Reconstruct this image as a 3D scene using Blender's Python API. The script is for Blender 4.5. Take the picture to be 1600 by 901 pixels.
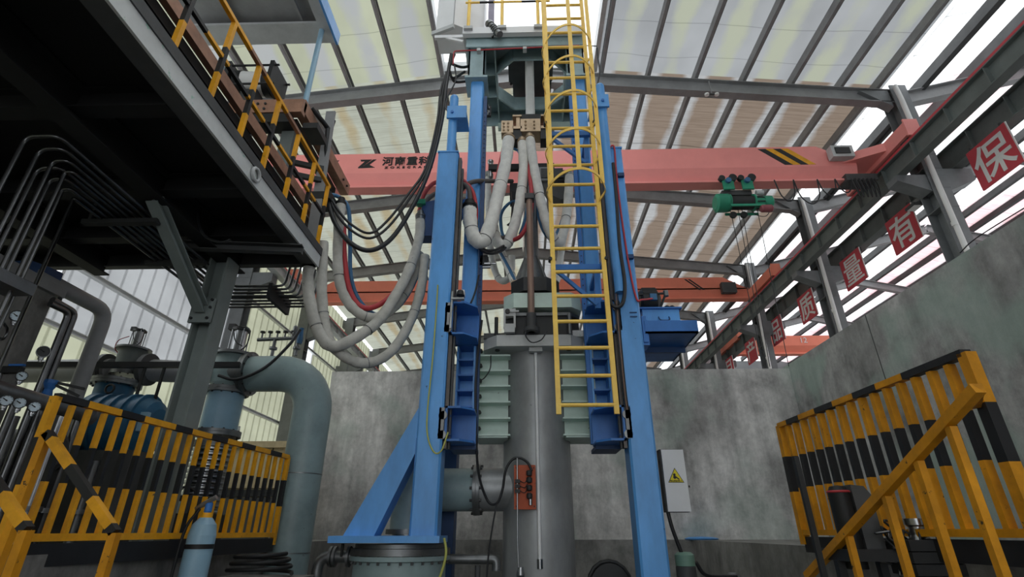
import bpy, math, random
from mathutils import Vector, Matrix

random.seed(7)
for _o in list(bpy.data.objects):
    bpy.data.objects.remove(_o)
SC = bpy.context.scene
COL = SC.collection

# ------------------------------------------------------------------ camera
CAM = Vector((0.0, 0.0, 0.13))          # standing in the furnace pit, eyes at hall floor level
FPX = 800.0                              # focal length in pixels of the 1600 x 901 frame
PITCH = math.radians(25.35)
YAW = math.atan(22 * math.cos(PITCH) / FPX)
FW = Vector((-math.sin(YAW) * math.cos(PITCH), math.cos(YAW) * math.cos(PITCH), math.sin(PITCH)))
RT = Vector((math.cos(YAW), math.sin(YAW), 0))
UP = RT.cross(FW)
_cd = bpy.data.cameras.new('camera')
_cd.sensor_width = 36.0
_cd.lens = 36.0 * FPX / 1600.0
_cd.clip_start = 0.05
_cd.clip_end = 300
camera = bpy.data.objects.new('camera', _cd)
COL.objects.link(camera)
camera.matrix_world = Matrix((
    (RT.x, UP.x, -FW.x, CAM.x), (RT.y, UP.y, -FW.y, CAM.y), (RT.z, UP.z, -FW.z, CAM.z), (0, 0, 0, 1)))
SC.camera = camera

# ------------------------------------------------------------------ overcast sky and exposure
_w = bpy.data.worlds.new('overcast_sky')
SC.world = _w
_w.use_nodes = True
_bg = _w.node_tree.nodes['Background']
_bg.inputs['Color'].default_value = (0.93, 0.97, 1.0, 1)
_bg.inputs['Strength'].default_value = 1.0
SC.view_settings.view_transform = 'Standard'
SC.view_settings.look = 'None'
SC.view_settings.gamma = 1
SC.view_settings.use_curve_mapping = False
SC.view_settings.exposure = 1.15


# ------------------------------------------------------------------ survey helper: photo pixel + one known coordinate -> point of the place
def at(px, py, Y=None, X=None, Z=None):
    d = FW + RT * ((px - 800) / FPX) + UP * ((450.5 - py) / FPX)
    if Y is not None:
        t = (Y - CAM.y) / d.y
    elif X is not None:
        t = (X - CAM.x) / d.x
    else:
        t = (Z - CAM.z) / d.z
    return CAM + d * t


def V(*a):
    return Vector(a)


# ------------------------------------------------------------------ mesh builder
OFF = {}


class MB:
    def __init__(s):
        s.v = []
        s.f = []
        s.m = []
        s.s = []

    def add(s, vs, fs, m=0, sm=False):
        n = len(s.v)
        s.v += [Vector(p) for p in vs]
        for f in fs:
            s.f.append([i + n for i in f])
            s.m.append(m)
            s.s.append(sm)
        return s

    def box(s, x0, x1, y0, y1, z0, z1, m=0):
        return s.add([(x0, y0, z0), (x1, y0, z0), (x1, y1, z0), (x0, y1, z0), (x0, y0, z1), (x1, y0, z1), (x1, y1, z1), (x0, y1, z1)],
                     [(3, 2, 1, 0), (4, 5, 6, 7), (0, 1, 5, 4), (1, 2, 6, 5), (2, 3, 7, 6), (3, 0, 4, 7)], m)

    def sweep(s, a, b, prof, up=(0, 0, 1), m=0, sm=False):
        # a closed profile of (side, up) pairs carried from a to b
        a = Vector(a); b = Vector(b); d = (b - a).normalized(); up = Vector(up)
        if abs(d.dot(up)) > 0.99:
            up = Vector((0, 1, 0))
        sd = d.cross(up).normalized(); u = sd.cross(d)
        n = len(prof)
        vs = [a + sd * p + u * q for p, q in prof] + [b + sd * p + u * q for p, q in prof]
        s.add(vs, [(i, (i + 1) % n, n + (i + 1) % n, n + i) for i in range(n)], m, sm)
        return s.add(vs, [tuple(range(n))[::-1], tuple(range(n, 2 * n))], m)

    def bar(s, a, b, w, h=None, up=(0, 0, 1), ch=0.0, m=0):
        h = w if h is None else h
        x, y = w / 2, h / 2
        if ch:
            pr = [(-x, -y + ch), (-x + ch, -y), (x - ch, -y), (x, -y + ch), (x, y - ch), (x - ch, y), (-x + ch, y), (-x, y - ch)]
        else:
            pr = [(-x, -y), (x, -y), (x, y), (-x, y)]
        return s.sweep(a, b, pr, up, m)

    def ibeam(s, a, b, w, h, t=0.02, up=(0, 0, 1), m=0):
        x, y, k = w / 2, h / 2, t / 2
        return s.sweep(a, b, [(-x, -y), (x, -y), (x, -y + t), (k, -y + t), (k, y - t), (x, y - t), (x, y), (-x, y), (-x, y - t), (-k, y - t), (-k, -y + t), (-x, -y + t)], up, m)

    def channel(s, a, b, w, h, t=0.015, up=(0, 0, 1), m=0):
        y = h / 2
        return s.sweep(a, b, [(0, -y), (w, -y), (w, -y + t), (t, -y + t), (t, y - t), (w, y - t), (w, y), (0, y)], up, m)

    def lathe(s, o, axis, prof, n=20, m=0):
        # prof: (radius, distance along axis); edges sharper than flat stay split because every ring is doubled
        o = Vector(o); ax = Vector(axis).normalized()
        r0 = ax.orthogonal().normalized(); r1 = ax.cross(r0)
        ring = lambda r, t: [o + ax * t + (r0 * math.cos(6.283185 * k / n) + r1 * math.sin(6.283185 * k / n)) * r for k in range(n)]
        for (ra, ta), (rb, tb) in zip(prof[:-1], prof[1:]):
            vs = ring(ra, ta) + ring(rb, tb)
            s.add(vs, [(i, (i + 1) % n, n + (i + 1) % n, n + i) for i in range(n)], m, True)
        for (r, t), fl in ((prof[0], 1), (prof[-1], 0)):
            if r > 1e-5:
                ids = tuple(range(n))
                s.add(ring(r, t), [ids[::-1] if fl else ids], m)
        return s

    def cyl(s, a, b, r, r2=None, n=14, m=0):
        a = Vector(a); b = Vector(b)
        return s.lathe(a, b - a, [(r, 0), (r if r2 is None else r2, (b - a).length)], n, m)

    def tube(s, pts, r, n=8, m=0, closed=False):
        pts = [Vector(p) for p in pts]
        rr = r if isinstance(r, (list, tuple)) else [r] * len(pts)
        k = len(pts); rings = []; u = None
        for i, p in enumerate(pts):
            if closed:
                d = pts[(i + 1) % k] - pts[i - 1]
            else:
                d = pts[min(i + 1, k - 1)] - pts[max(i - 1, 0)]
            d.normalize()
            if u is None:
                u = d.orthogonal().normalized()
            u = (u - d * u.dot(d)).normalized(); w = d.cross(u)
            rings.append([p + (u * math.cos(6.283185 * j / n) + w * math.sin(6.283185 * j / n)) * rr[i] for j in range(n)])
        vs = [q for g in rings for q in g]
        fs = []
        for i in range(k if closed else k - 1):
            a = i * n; b = ((i + 1) % k) * n
            fs += [(a + j, a + (j + 1) % n, b + (j + 1) % n, b + j) for j in range(n)]
        s.add(vs, fs, m, True)
        if not closed:
            s.add(rings[0], [tuple(range(n))[::-1]], m)
            s.add(rings[-1], [tuple(range(n))], m)
        return s

    def prism(s, poly, vec, m=0):
        poly = [Vector(p) for p in poly]; vec = Vector(vec); n = len(poly)
        s.add(poly + [p + vec for p in poly], [(i, (i + 1) % n, n + (i + 1) % n, n + i) for i in range(n)] + [tuple(range(n))[::-1], tuple(range(n, 2 * n))], m)
        return s

    def build(s, name, mats, parent=None, at0=None):
        off = OFF.get(parent.as_pointer(), Vector()) if parent else Vector(at0 or (0, 0, 0))
        me = bpy.data.meshes.new(name)
        me.from_pydata([tuple(p - off) for p in s.v], [], s.f)
        for q in (mats if isinstance(mats, (list, tuple)) else [mats]):
            me.materials.append(q)
        me.polygons.foreach_set('material_index', s.m)
        me.polygons.foreach_set('use_smooth', s.s)
        me.update()
        o = bpy.data.objects.new(name, me)
        COL.objects.link(o)
        if parent:
            o.parent = parent
        else:
            o.location = off
        OFF[o.as_pointer()] = off
        return o


def tag(o, label=None, cat=None, group=None, kind=None):
    if label: o['label'] = label
    if cat: o['category'] = cat
    if group: o['group'] = group
    if kind: o['kind'] = kind
    return o


def thing(name, label, cat, loc=(0, 0, 0), group=None):
    o = bpy.data.objects.new(name, None)
    o.empty_display_size = 0.1
    COL.objects.link(o)
    o.location = loc
    OFF[o.as_pointer()] = Vector(loc)
    return tag(o, label, cat, group)


def single(name, mb, mats, label, cat, group=None):
    lo = Vector((sum(p.x for p in mb.v) / len(mb.v), sum(p.y for p in mb.v) / len(mb.v), min(p.z for p in mb.v)))
    return tag(mb.build(name, mats, None, lo), label, cat, group)


def struct(name, mb, mats, label=None):
    return tag(mb.build(name, mats), label, None, None, 'structure')


def again(o, shift, parent=None):
    # a further piece of the same shape, shifted
    c = o.copy()
    COL.objects.link(c)
    if parent is not None:
        c.parent = parent
    c.location = Vector(o.location) + Vector(shift)
    OFF[c.as_pointer()] = OFF[o.as_pointer()]
    return c


def curve(pts, k=6):
    # Catmull-Rom through the points
    P = [Vector(p) for p in pts]
    P = [P[0] * 2 - P[1]] + P + [P[-1] * 2 - P[-2]]
    out = []
    for i in range(1, len(P) - 2):
        a, b, c, d = P[i - 1:i + 3]
        for j in range(k):
            t = j / k
            out.append(0.5 * ((2 * b) + (c - a) * t + (2 * a - 5 * b + 4 * c - d) * t * t + (3 * b - a - 3 * c + d) * t ** 3))
    out.append(P[-2])
    return out


def bend(pts, r=0.08, k=5):
    # a polyline with rounded corners, for bent tube
    P = [Vector(p) for p in pts]
    out = [P[0]]
    for a, b, c in zip(P[:-2], P[1:-1], P[2:]):
        q = min(r, (a - b).length * 0.45, (c - b).length * 0.45)
        s0 = b + (a - b).normalized() * q; s1 = b + (c - b).normalized() * q
        for j in range(k + 1):
            t = j / k
            out.append(s0 * (1 - t) ** 2 + b * 2 * t * (1 - t) + s1 * t * t)
    out.append(P[-1])
    return out


def stripes(mb, a, b, w, h, up, marks, first=0):
    # bar from a to b painted in bands; marks = fractions where the paint changes between material 0 and 1
    a = Vector(a); b = Vector(b)
    fr = [0] + list(marks) + [1]
    for i in range(len(fr) - 1):
        mb.bar(a.lerp(b, fr[i]), a.lerp(b, fr[i + 1]), w, h, up, 0, (i + first) % 2)
    return mb


def lettering(name, body, mat, parent, centre, xd, yd, size, depth=0.004, bold=0.0, squash=1.0, spacing=1.0):
    c = bpy.data.curves.new(name, 'FONT')
    c.body = body
    c.size = size
    c.align_x = 'CENTER'
    c.align_y = 'CENTER'
    c.extrude = depth
    c.offset = bold
    c.space_character = spacing
    t = bpy.data.objects.new(name, c)
    COL.objects.link(t)
    bpy.context.view_layer.update()
    me = bpy.data.meshes.new_from_object(t.evaluated_get(bpy.context.evaluated_depsgraph_get()))
    bpy.data.objects.remove(t)
    xd = Vector(xd).normalized(); yd = Vector(yd).normalized(); zd = xd.cross(yd)
    cen = Vector(centre) - OFF[parent.as_pointer()]
    xs = [v.co.x for v in me.vertices]; ys = [v.co.y for v in me.vertices]
    mx, my = (max(xs) + min(xs)) / 2, (max(ys) + min(ys)) / 2
    for v in me.vertices:
        v.co = cen + xd * (v.co.x - mx) * squash + yd * (v.co.y - my) + zd * v.co.z
    me.materials.clear()
    me.materials.append(mat)
    for p in me.polygons:
        p.material_index = 0
        p.use_smooth = False
    o = bpy.data.objects.new(name, me)
    COL.objects.link(o)
    o.parent = parent
    OFF[o.as_pointer()] = OFF[parent.as_pointer()]
    return o


# ------------------------------------------------------------------ materials
def lin(c):
    if isinstance(c, str):
        c = [int(c[i:i + 2], 16) / 255 for i in (0, 2, 4)]
    return tuple(x / 12.92 if x <= 0.04045 else ((x + 0.055) / 1.055) ** 2.4 for x in c) + (1,)


class NT:
    def __init__(s, name):
        s.mat = bpy.data.materials.new(name)
        s.mat.use_nodes = True
        s.t = s.mat.node_tree
        s.t.nodes.clear()
        s.out = s.n('ShaderNodeOutputMaterial')

    def n(s, kind, **kw):
        q = s.t.nodes.new(kind)
        for k, v in kw.items():
            setattr(q, k, v)
        return q

    def l(s, a, b):
        s.t.links.new(a, b)

    def pos(s, scale=(1, 1, 1)):
        g = s.n('ShaderNodeNewGeometry')
        m = s.n('ShaderNodeMapping')
        m.inputs['Scale'].default_value = scale
        s.l(g.outputs['Position'], m.inputs['Vector'])
        return m.outputs['Vector']

    def noise(s, vec, scale, detail=4, rough=0.6):
        q = s.n('ShaderNodeTexNoise')
        q.inputs['Scale'].default_value = scale
        q.inputs['Detail'].default_value = detail
        q.inputs['Roughness'].default_value = rough
        s.l(vec, q.inputs['Vector'])
        return q.outputs['Fac']

    def ramp(s, fac, stops):
        q = s.n('ShaderNodeValToRGB')
        e = q.color_ramp.elements
        while len(e) < len(stops):
            e.new(0.5)
        for el, (p, c) in zip(e, stops):
            el.position = p
            el.color = c if len(c) == 4 else tuple(c) + (1,)
        s.l(fac, q.inputs['Fac'])
        return q.outputs['Color']

    def mix(s, fac, a, b, mode='MIX'):
        q = s.n('ShaderNodeMix', data_type='RGBA', blend_type=mode)
        for sock, val in ((q.inputs[0], fac), (q.inputs[6], a), (q.inputs[7], b)):
            if hasattr(val, 'links'):
                s.l(val, sock)
            else:
                sock.default_value = val
        return q.outputs[2]

    def math(s, op, a, b=0.0):
        q = s.n('ShaderNodeMath', operation=op)
        for sock, val in ((q.inputs[0], a), (q.inputs[1], b)):
            if hasattr(val, 'links'):
                s.l(val, sock)
            else:
                sock.default_value = val
        return q.outputs[0]

    def bsdf(s, col, rough=0.5, metal=0.0, bump=None, bstr=0.2, spec=0.4):
        p = s.n('ShaderNodeBsdfPrincipled')
        for key, val in (('Base Color', col), ('Roughness', rough), ('Metallic', metal), ('Specular IOR Level', spec)):
            if hasattr(val, 'links'):
                s.l(val, p.inputs[key])
            else:
                p.inputs[key].default_value = val
        if bump is not None:
            b = s.n('ShaderNodeBump')
            b.inputs['Strength'].default_value = bstr
            b.inputs['Distance'].default_value = 0.02
            s.l(bump, b.inputs['Height'])
            s.l(b.outputs['Normal'], p.inputs['Normal'])
        s.l(p.outputs[0], s.out.inputs[0])
        return p


G0, G1 = (0, 0, 0, 1), (1, 1, 1, 1)


def paint(name, col, rough=0.45, metal=0.0, var=0.16, scale=2.5, chip=0.0, chipcol='4a3a30', stretch=(1, 1, 1), spec=0.4):
    t = NT(name)
    c = lin(col)
    v = t.pos(stretch)
    n = t.noise(v, scale, 6, 0.65)
    lo = tuple(x * (1 - var * 1.6) for x in c[:3]); hi = tuple(min(1, x * (1 + var)) for x in c[:3])
    base = t.ramp(n, [(0.3, lo), (0.7, hi)])
    if chip:
        k = t.noise(t.pos(), 14, 5, 0.7)
        msk = t.ramp(k, [(0.72 - chip, G0), (0.75 - chip, G1)])
        base = t.mix(msk, base, lin(chipcol))
    t.bsdf(base, rough, metal, n, 0.12, spec)
    return t.mat


def concrete(name, col, dark=0.62, tint='93a89c', tintamt=0.35, fine=1.0):
    t = NT(name)
    c = lin(col)
    big = t.noise(t.pos((1, 1, 0.6)), 0.55 * fine, 5, 0.6)
    streak = t.noise(t.pos((1.6, 1.6, 0.22)), 1.7, 6, 0.7)
    fine_n = t.noise(t.pos(), 9, 8, 0.75)
    base = t.ramp(big, [(0.33, tuple(x * dark for x in c[:3])), (0.62, tuple(min(1, x * 1.18) for x in c[:3]))])
    base = t.mix(0.55, base, t.ramp(streak, [(0.3, (0.4, 0.4, 0.4)), (0.62, (1.15, 1.15, 1.15))]), 'MULTIPLY')
    mid = t.noise(t.pos((1.0, 1.0, 0.8)), 2.6, 7, 0.7)
    base = t.mix(0.75, base, t.ramp(mid, [(0.34, (0.52, 0.52, 0.52)), (0.5, (0.92, 0.92, 0.92)), (0.68, (1.3, 1.3, 1.3))]), 'MULTIPLY')
    base = t.mix(0.5, base, t.ramp(fine_n, [(0.3, (0.68, 0.68, 0.68)), (0.65, (1.08, 1.08, 1.08))]), 'MULTIPLY')
    tn = t.noise(t.pos((1, 1, 1)), 0.8, 3, 0.5)
    msk = t.ramp(tn, [(0.5, G0), (0.6, (tintamt, tintamt, tintamt))])
    base = t.mix(msk, base, lin(tint))
    t.bsdf(base, 0.9, 0, fine_n, 0.25, 0.2)
    return t.mat


def roofing(name, col, sheen_stain, sheen_stain_pos, period, x0, seam=0.85, trans=0.75, fine=0.0, seamdark=0.72):
    # translucent insulated roof sheet: sky light glows through it; foil sheen and stains are painted in between the purlins
    t = NT(name)
    v = t.pos()
    sep = t.n('ShaderNodeSeparateXYZ')
    t.l(v, sep.inputs[0])
    ph = t.math('MULTIPLY', t.math('SUBTRACT', sep.outputs[0], x0), 2 * math.pi / period)
    wave = t.math('MULTIPLY', t.math('COSINE', ph), -0.28)
    blot = t.noise(t.pos((0.9, 0.5, 1)), 0.9, 5, 0.6)
    msk = t.ramp(t.math('ADD', blot, wave), [(sheen_stain_pos, G0), (sheen_stain_pos + 0.22, G1)])
    cloud = t.noise(t.pos((0.7, 0.5, 1)), 1.3, 3, 0.5)
    base = t.ramp(cloud, [(0.3, tuple(x * 0.86 for x in lin(col)[:3])), (0.7, tuple(min(1, x * 1.1) for x in lin(col)[:3]))])
    base = t.mix(msk, base, lin(sheen_stain))
    if fine:
        lines = t.noise(t.pos((1.2, 26, 1)), 1.0, 3, 0.6)
        base = t.mix(fine, base, t.ramp(lines, [(0.35, (0.72, 0.68, 0.64)), (0.6, (1.1, 1.1, 1.1))]), 'MULTIPLY')
    wob = t.math('MULTIPLY', t.noise(t.pos((0.35, 0.3, 1)), 1.0, 2), 0.35)
    fr = t.math('FRACT', t.math('DIVIDE', t.math('ADD', sep.outputs[1], wob), seam))
    sm = t.ramp(fr, [(0.0, (seamdark,) * 3), (0.018, (seamdark,) * 3), (0.028, (1.0,) * 3)])
    base = t.mix(1.0, base, sm, 'MULTIPLY')
    d = t.n('ShaderNodeBsdfDiffuse')
    r = t.n('ShaderNodeBsdfTranslucent')
    t.l(base, d.inputs[0])
    t.l(base, r.inputs[0])
    mx = t.n('ShaderNodeMixShader')
    mx.inputs[0].default_value = trans
    t.l(d.outputs[0], mx.inputs[1])
    t.l(r.outputs[0], mx.inputs[2])
    t.l(mx.outputs[0], t.out.inputs[0])
    return t.mat


def translucent(name, col, trans=0.8):
    return roofing(name, col, col, 0.9, 1.0, 0.0, 50.0, trans)


M = {}
M['blue'] = paint('blue_paint', '5a9fe2', 0.38, 0, 0.2, 1.6, 0.02, '27364a', (1, 1, 0.35), 0.5)
M['blue2'] = paint('blue_paint_dark', '3a76c0', 0.42, 0, 0.2, 2, 0.02, '27364a', (1, 1, 0.35))
M['navy'] = paint('navy_paint', '24436f', 0.5)
M['teal'] = paint('teal_grey_paint', '9db4b8', 0.5, 0, 0.2, 1.8, 0.03, '6a6a60')
M['palegreen'] = paint('pale_green_paint', 'c6d9d0', 0.5, 0, 0.1, 3, 0.05, '6c6f68')
M['pipegrey'] = paint('grey_green_pipe_paint', '8fa3a4', 0.42, 0, 0.18, 1.6, 0.05, '5f645f')
M['steelgrey'] = paint('grey_structural_steel', '939495', 0.55, 0, 0.14, 2)
M['steeldark'] = paint('dark_structural_steel', '4a4b4c', 0.6, 0, 0.2, 2)
M['greensteel'] = paint('green_grey_steel', '6c7371', 0.55, 0, 0.2, 1.2, 0.02, '55605a')
M['lightsteel'] = paint('light_grey_steel', 'b9bbbb', 0.5, 0, 0.12, 3, 0.04, '8fae9f')
M['yellow'] = paint('yellow_paint', 'eda81c', 0.42, 0, 0.16, 5, 0.05, '5c4a22')
M['ladderyellow'] = paint('ladder_yellow_paint', 'ffcf62', 0.42, 0, 0.1, 5, 0.045, '7a5524')
M['hazblack'] = paint('black_hazard_paint', '232325', 0.5, 0, 0.2, 5)
M['oldyellow'] = paint('worn_yellow_paint', 'd9930f', 0.5, 0, 0.2, 4, 0.07, '4a3c20')
M['red'] = paint('crane_red_hazed', 'f79a94', 0.45, 0, 0.06, 0.8)  # crane red paled towards pink, haze put into the colour
M['orange'] = paint('crane_orange_hazed', 'f08a70', 0.5, 0, 0.08, 0.8)  # distance haze mixed into this lighter orange
M['signred'] = paint('sign_red', 'cf4a55', 0.5, 0, 0.05)
M['white'] = paint('white_paint', 'e8e8e6', 0.5, 0, 0.04)
M['colgrey'] = paint('column_grey', '777a7c', 0.55, 0, 0.14, 2)
M['fascia'] = paint('fascia_pale_grey', 'cdd0cf', 0.5, 0, 0.12, 2, 0.09, '9fc4b4')
M['guide'] = paint('greasy_guide_rail', '585350', 0.45, 0.4, 0.2, 4)
M['offwhite'] = paint('off_white_panel', 'e4e5e6', 0.5, 0, 0.06, 1)
M['black'] = paint('black_rubber', '1b1c1d', 0.55, 0, 0.2)
M['char'] = paint('charcoal_steel', '2c2d2e', 0.55, 0, 0.3)
M['vessel'] = paint('bare_vessel_steel', '9a9c9d', 0.42, 0.35, 0.22, 2.2, 0.02, '3c3c3c', (1, 1, 0.5))
M['steel'] = paint('polished_steel', 'a9abad', 0.28, 1.0, 0.15, 6)
M['dullsteel'] = paint('dull_steel', '7d7f80', 0.42, 0.8, 0.2, 4)
M['darktube'] = paint('dark_steel_tube', '6a6b6c', 0.32, 0.9, 0.2, 4)
M['copper'] = paint('brown_copper_bar', 'a67e68', 0.5, 0.3, 0.2, 5)
M['bronze'] = paint('bronze_clamp', 'b59f84', 0.42, 0.5, 0.15, 5)
M['rod'] = paint('bare_steel_rod', 'dcdddb', 0.4, 0.1, 0.1, 3)
M['rust'] = paint('rusty_guide_rod', '8c7468', 0.45, 0.5, 0.2, 4, 0, '000000', (1, 1, 0.3))
M['sleeve'] = paint('white_glass_fibre_sleeve', 'dcdbd6', 0.85, 0, 0.1, 10, 0.03, '8c8a84')
M['sleevegrey'] = paint('grey_glass_fibre_sleeve', 'b9b7b0', 0.85, 0, 0.14, 8, 0.05, '6c6a66')
M['redhose'] = paint('red_rubber_hose', 'b43a40', 0.5, 0, 0.1)
M['bluehose'] = paint('blue_rubber_hose', '3c6c94', 0.5, 0, 0.12)
M['greyhose'] = paint('dark_grey_hose', '56504e', 0.5, 0, 0.12)
M['cable'] = paint('black_cable_sheath', '26272a', 0.45, 0, 0.1)
M['rustred'] = paint('rust_red_plate', 'b0502e', 0.6, 0, 0.15, 5, 0.03, '5a2c1c')
M['pumpblue'] = paint('pump_blue_paint', '2f6484', 0.42, 0, 0.2, 3, 0.02, '20303a')
M['bottle'] = paint('pale_blue_bottle', '8fb2c6', 0.35, 0, 0.08, 3, 0.03, '70808a')
M['hoistgreen'] = paint('hoist_green_paint', '2f8f70', 0.42, 0, 0.12)
M['motorgreen'] = paint('motor_green_paint', '6f8f80', 0.5, 0, 0.12)
M['gauge'] = paint('gauge_face', 'cfe0ea', 0.4, 0, 0.02)
M['signyellow'] = paint('warning_yellow', 'e8d420', 0.5, 0, 0.03)
M['concrete'] = concrete('back_wall_concrete', 'cfcdca', 0.5)
M['concrete_r'] = concrete('right_wall_concrete', 'a9a9a7', 0.55, '9ab0a5', 0.55)
M['concrete_p'] = concrete('pit_concrete', '8b8a87', 0.55, '85857c', 0.2)
M['concrete_d'] = concrete('rough_concrete', '8f8e8b', 0.6, '85857c', 0.2)
M['colsteel'] = paint('column_grey_green', '7f8886', 0.5, 0, 0.15, 1.5)
M['deckshade'] = paint('shaded_underside_dark', '1d1d1e', 0.7, 0, 0.25, 1.2)  # shade under the mezzanine deepened by a near-black colour
M['wood'] = paint('pale_plywood', 'c9b690', 0.7, 0, 0.15, 4)
M['hosegreen'] = paint('yellow_green_wire', 'b5b860', 0.5, 0, 0.1)
M['cream'] = roofing('cream_wall_sheet', 'a3a48e', '9a9b88', 0.7, 3.0, 0.0, 50.0, 0.6)
M['grey_sheet'] = roofing('grey_wall_sheet', '9b9c9d', '919290', 0.7, 3.0, 0.0, 50.0, 0.6)
M['roof_near'] = roofing('roof_near_sheets', '868788', '8f9181', 0.6, 1.08, 1.85, 0.85, 0.78, 0.0)
M['roof_near_left'] = roofing('roof_near_left_sheets', '929481', '8b8c8b', 0.55, 1.05, -1.87, 0.85, 0.78, 0.0)
M['roof_far'] = roofing('roof_far_sheets', '8f8f8f', '706358', 0.36, 1.08, 1.95, 1.9, 0.78, 0.55, 0.6)  # brown bands paint in the shimmer of reflective foil
M['roof_far_left'] = roofing('roof_far_left_sheets', '94968a', '8a8068', 0.66, 1.05, -1.87, 1.4, 0.78, 0.45, 0.7)
M['roof_side'] = roofing('roof_side_bay_sheets', 'f4f4f4', 'e0b9bc', 0.56, 6.0, 8.0, 0.9, 0.92, 0.3, 0.6)
M['lightpanel'] = translucent('translucent_wall_light', 'fbfdfd', 0.95)
# =================================================================== THE HALL (setting)
FRAMES = [-8.5, -4.2, 0.1, 4.5, 8.8, 13.05, 17.2, 21.8, 26.2, 30.6]
Y0, Y1 = -12.0, 34.0
zr = lambda x: 10.0 - 0.106 * x if x >= 0 else 10.0 + 0.125 * x        # top of the rafters, main bay
zs = lambda x: 9.0 + 0.25 * (x - 8.38) if x < 15.5 else 10.78 - 0.2 * (x - 15.5)   # side bay

# pit and floors
struct('floor', MB().box(-2.98, 2.78, -12, 9.7, -1.6, -1.5), M['concrete_p'])
struct('floor_left', MB().box(-8.3, -2.98, -12, 9.6, -1.6, 0.0).box(-8.3, -2.9, 9.6, 34, -1.6, 0.0), M['concrete_d'])
struct('floor_right', MB().box(2.78, 22, -12, 9.6, -1.6, 0.0), M['concrete_d'])
struct('floor_back', MB().box(-2.9, 22, 9.6, 34, -1.6, 0.0), M['concrete_d'])
# concrete enclosure walls
wb = struct('wall_back', MB().box(-3.85, 5.2, 9.9, 10.15, 0, 3.02), M['concrete'])
wr = struct('wall_right', MB().box(5.2, 5.45, 1.2, 10.15, 0, 3.1), M['concrete_r'])
for nm, a, b in (('form_joint', V(5.196, 7.35, 0), V(5.196, 7.35, 3.1)), ('form_joint', V(5.196, 4.3, 0), V(5.196, 4.3, 3.1))):
    MB().bar(a, b, 0.008, 0.008).build(nm, M['steeldark'], wr)

# roof sheets
ceil = MB()
hx0, hx1, hy0, hy1 = -1.85, 1.72, -3.0, 8.72  # opening lengthened unseen towards the camera to add top light
def sheet(mb, x0, x1, ya, yb, zf, m, dz=0.21):
    mb.add([(x0, ya, zf(x0) + dz), (x1, ya, zf(x1) + dz), (x1, yb, zf(x1) + dz), (x0, yb, zf(x0) + dz)], [(0, 1, 2, 3)], m)
sheet(ceil, hx1, 8.3, Y0, 8.8, zr, 0)
sheet(ceil, 0, hx1, hy1, 8.8, zr, 0)
sheet(ceil, hx0, 0, hy1, 8.8, zr, 1)
sheet(ceil, -8.3, hx0, Y0, 8.8, zr, 1)
sheet(ceil, 0, hx1, Y0, hy0, zr, 0)
sheet(ceil, hx0, 0, Y0, hy0, zr, 1)
sheet(ceil, 0, 8.3, 8.8, Y1, zr, 2)
sheet(ceil, -8.3, 0, 8.8, Y1, zr, 3)
ceil = struct('ceiling', ceil, [M['roof_near'], M['roof_near_left'], M['roof_far'], M['roof_far_left']])
side = MB()
sheet(side, 8.3, 15.5, Y0, Y1, zs, 0, 0.24)
side.add([(15.5, Y0, zs(15.49) + 0.24), (22, Y0, 9.5), (22, Y1, 9.5), (15.5, Y1, zs(15.49) + 0.24)], [(0, 1, 2, 3)], 0)
side = struct('ceiling_side_bay', side, [M['roof_side']])
# roof opening kerb over the furnace tower
tr = MB()
tr.bar((hx1, hy0, zr(hx1) + 0.2), (hx1, hy1, zr(hx1) + 0.2), 0.1, 0.34)
tr.bar((hx0, hy0, zr(hx0) + 0.2), (hx0, hy1, zr(hx0) + 0.2), 0.1, 0.34)
tr.bar((hx0, hy1, zr(hx0) + 0.3), (hx1, hy1, zr(hx1) + 0.3), 0.1, 0.3)
struct('trim_1', tr, M['lightsteel'])

def purlins(parent, xs, zf, w, h, mat, ya=Y0, yb=Y1):
    for x in xs:
        mb = MB()
        z = zf(x)
        mb.channel((x, ya, z + h / 2), (x, yb, z + h / 2), w, h, 0.012, m=0)
        mb.bar((x + w * 0.96, ya, z + 0.02), (x + w * 0.96, yb, z + 0.02), 0.012, 0.04)
        mb.build('purlin', mat, parent)
purlins(ceil, [1.85 + 1.075 * i for i in range(6)] + [8.0], zr, 0.075, 0.2, M['steelgrey'])
purlins(ceil, [0.8, -0.8], zr, 0.075, 0.2, M['steelgrey'], 8.8)
purlins(ceil, [-1.9 - 1.07 * i for i in range(6)], zr, 0.075, 0.2, M['steelgrey'])
purlins(side, [9.0 + 1.15 * i for i in range(12) if 9.0 + 1.15 * i < 15.4], zs, 0.14, 0.24, M['steeldark'])
purlins(side, [16.3, 17.1, 17.9, 18.7, 19.5, 20.3, 21.1], lambda x: 10.78 - 0.2 * (x - 15.5), 0.14, 0.24, M['steeldark'])
for i, fy in enumerate(FRAMES):
    MB().ibeam((0, fy, zr(0) - 0.2), (8.35, fy, zr(8.35) - 0.2), 0.2, 0.38).build('rafter', M['steelgrey'], ceil)
    MB().ibeam((-8.1, fy, zr(-8.1) - 0.2), (0, fy, zr(0) - 0.2), 0.2, 0.38).build('rafter', M['steelgrey'], ceil)
    if True:
        MB().ibeam((8.4, fy, zs(8.4) - 0.17), (15.5, fy, zs(15.49) - 0.17), 0.2, 0.34).build('rafter', M['steelgrey'], side)
        MB().ibeam((15.5, fy, zs(15.49) - 0.17), (22, fy, 9.1), 0.2, 0.34).build('rafter', M['steelgrey'], side)
# roof bracing rods of the side bay
for fa, fb in zip(FRAMES[4:7], FRAMES[5:8]):
    MB().bar((9.2, fa, zs(9.2) - 0.05), (9.2, fb, zs(9.2) - 0.05), 0.06, 0.06).build('tie_rod', M['steeldark'], side)

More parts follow.
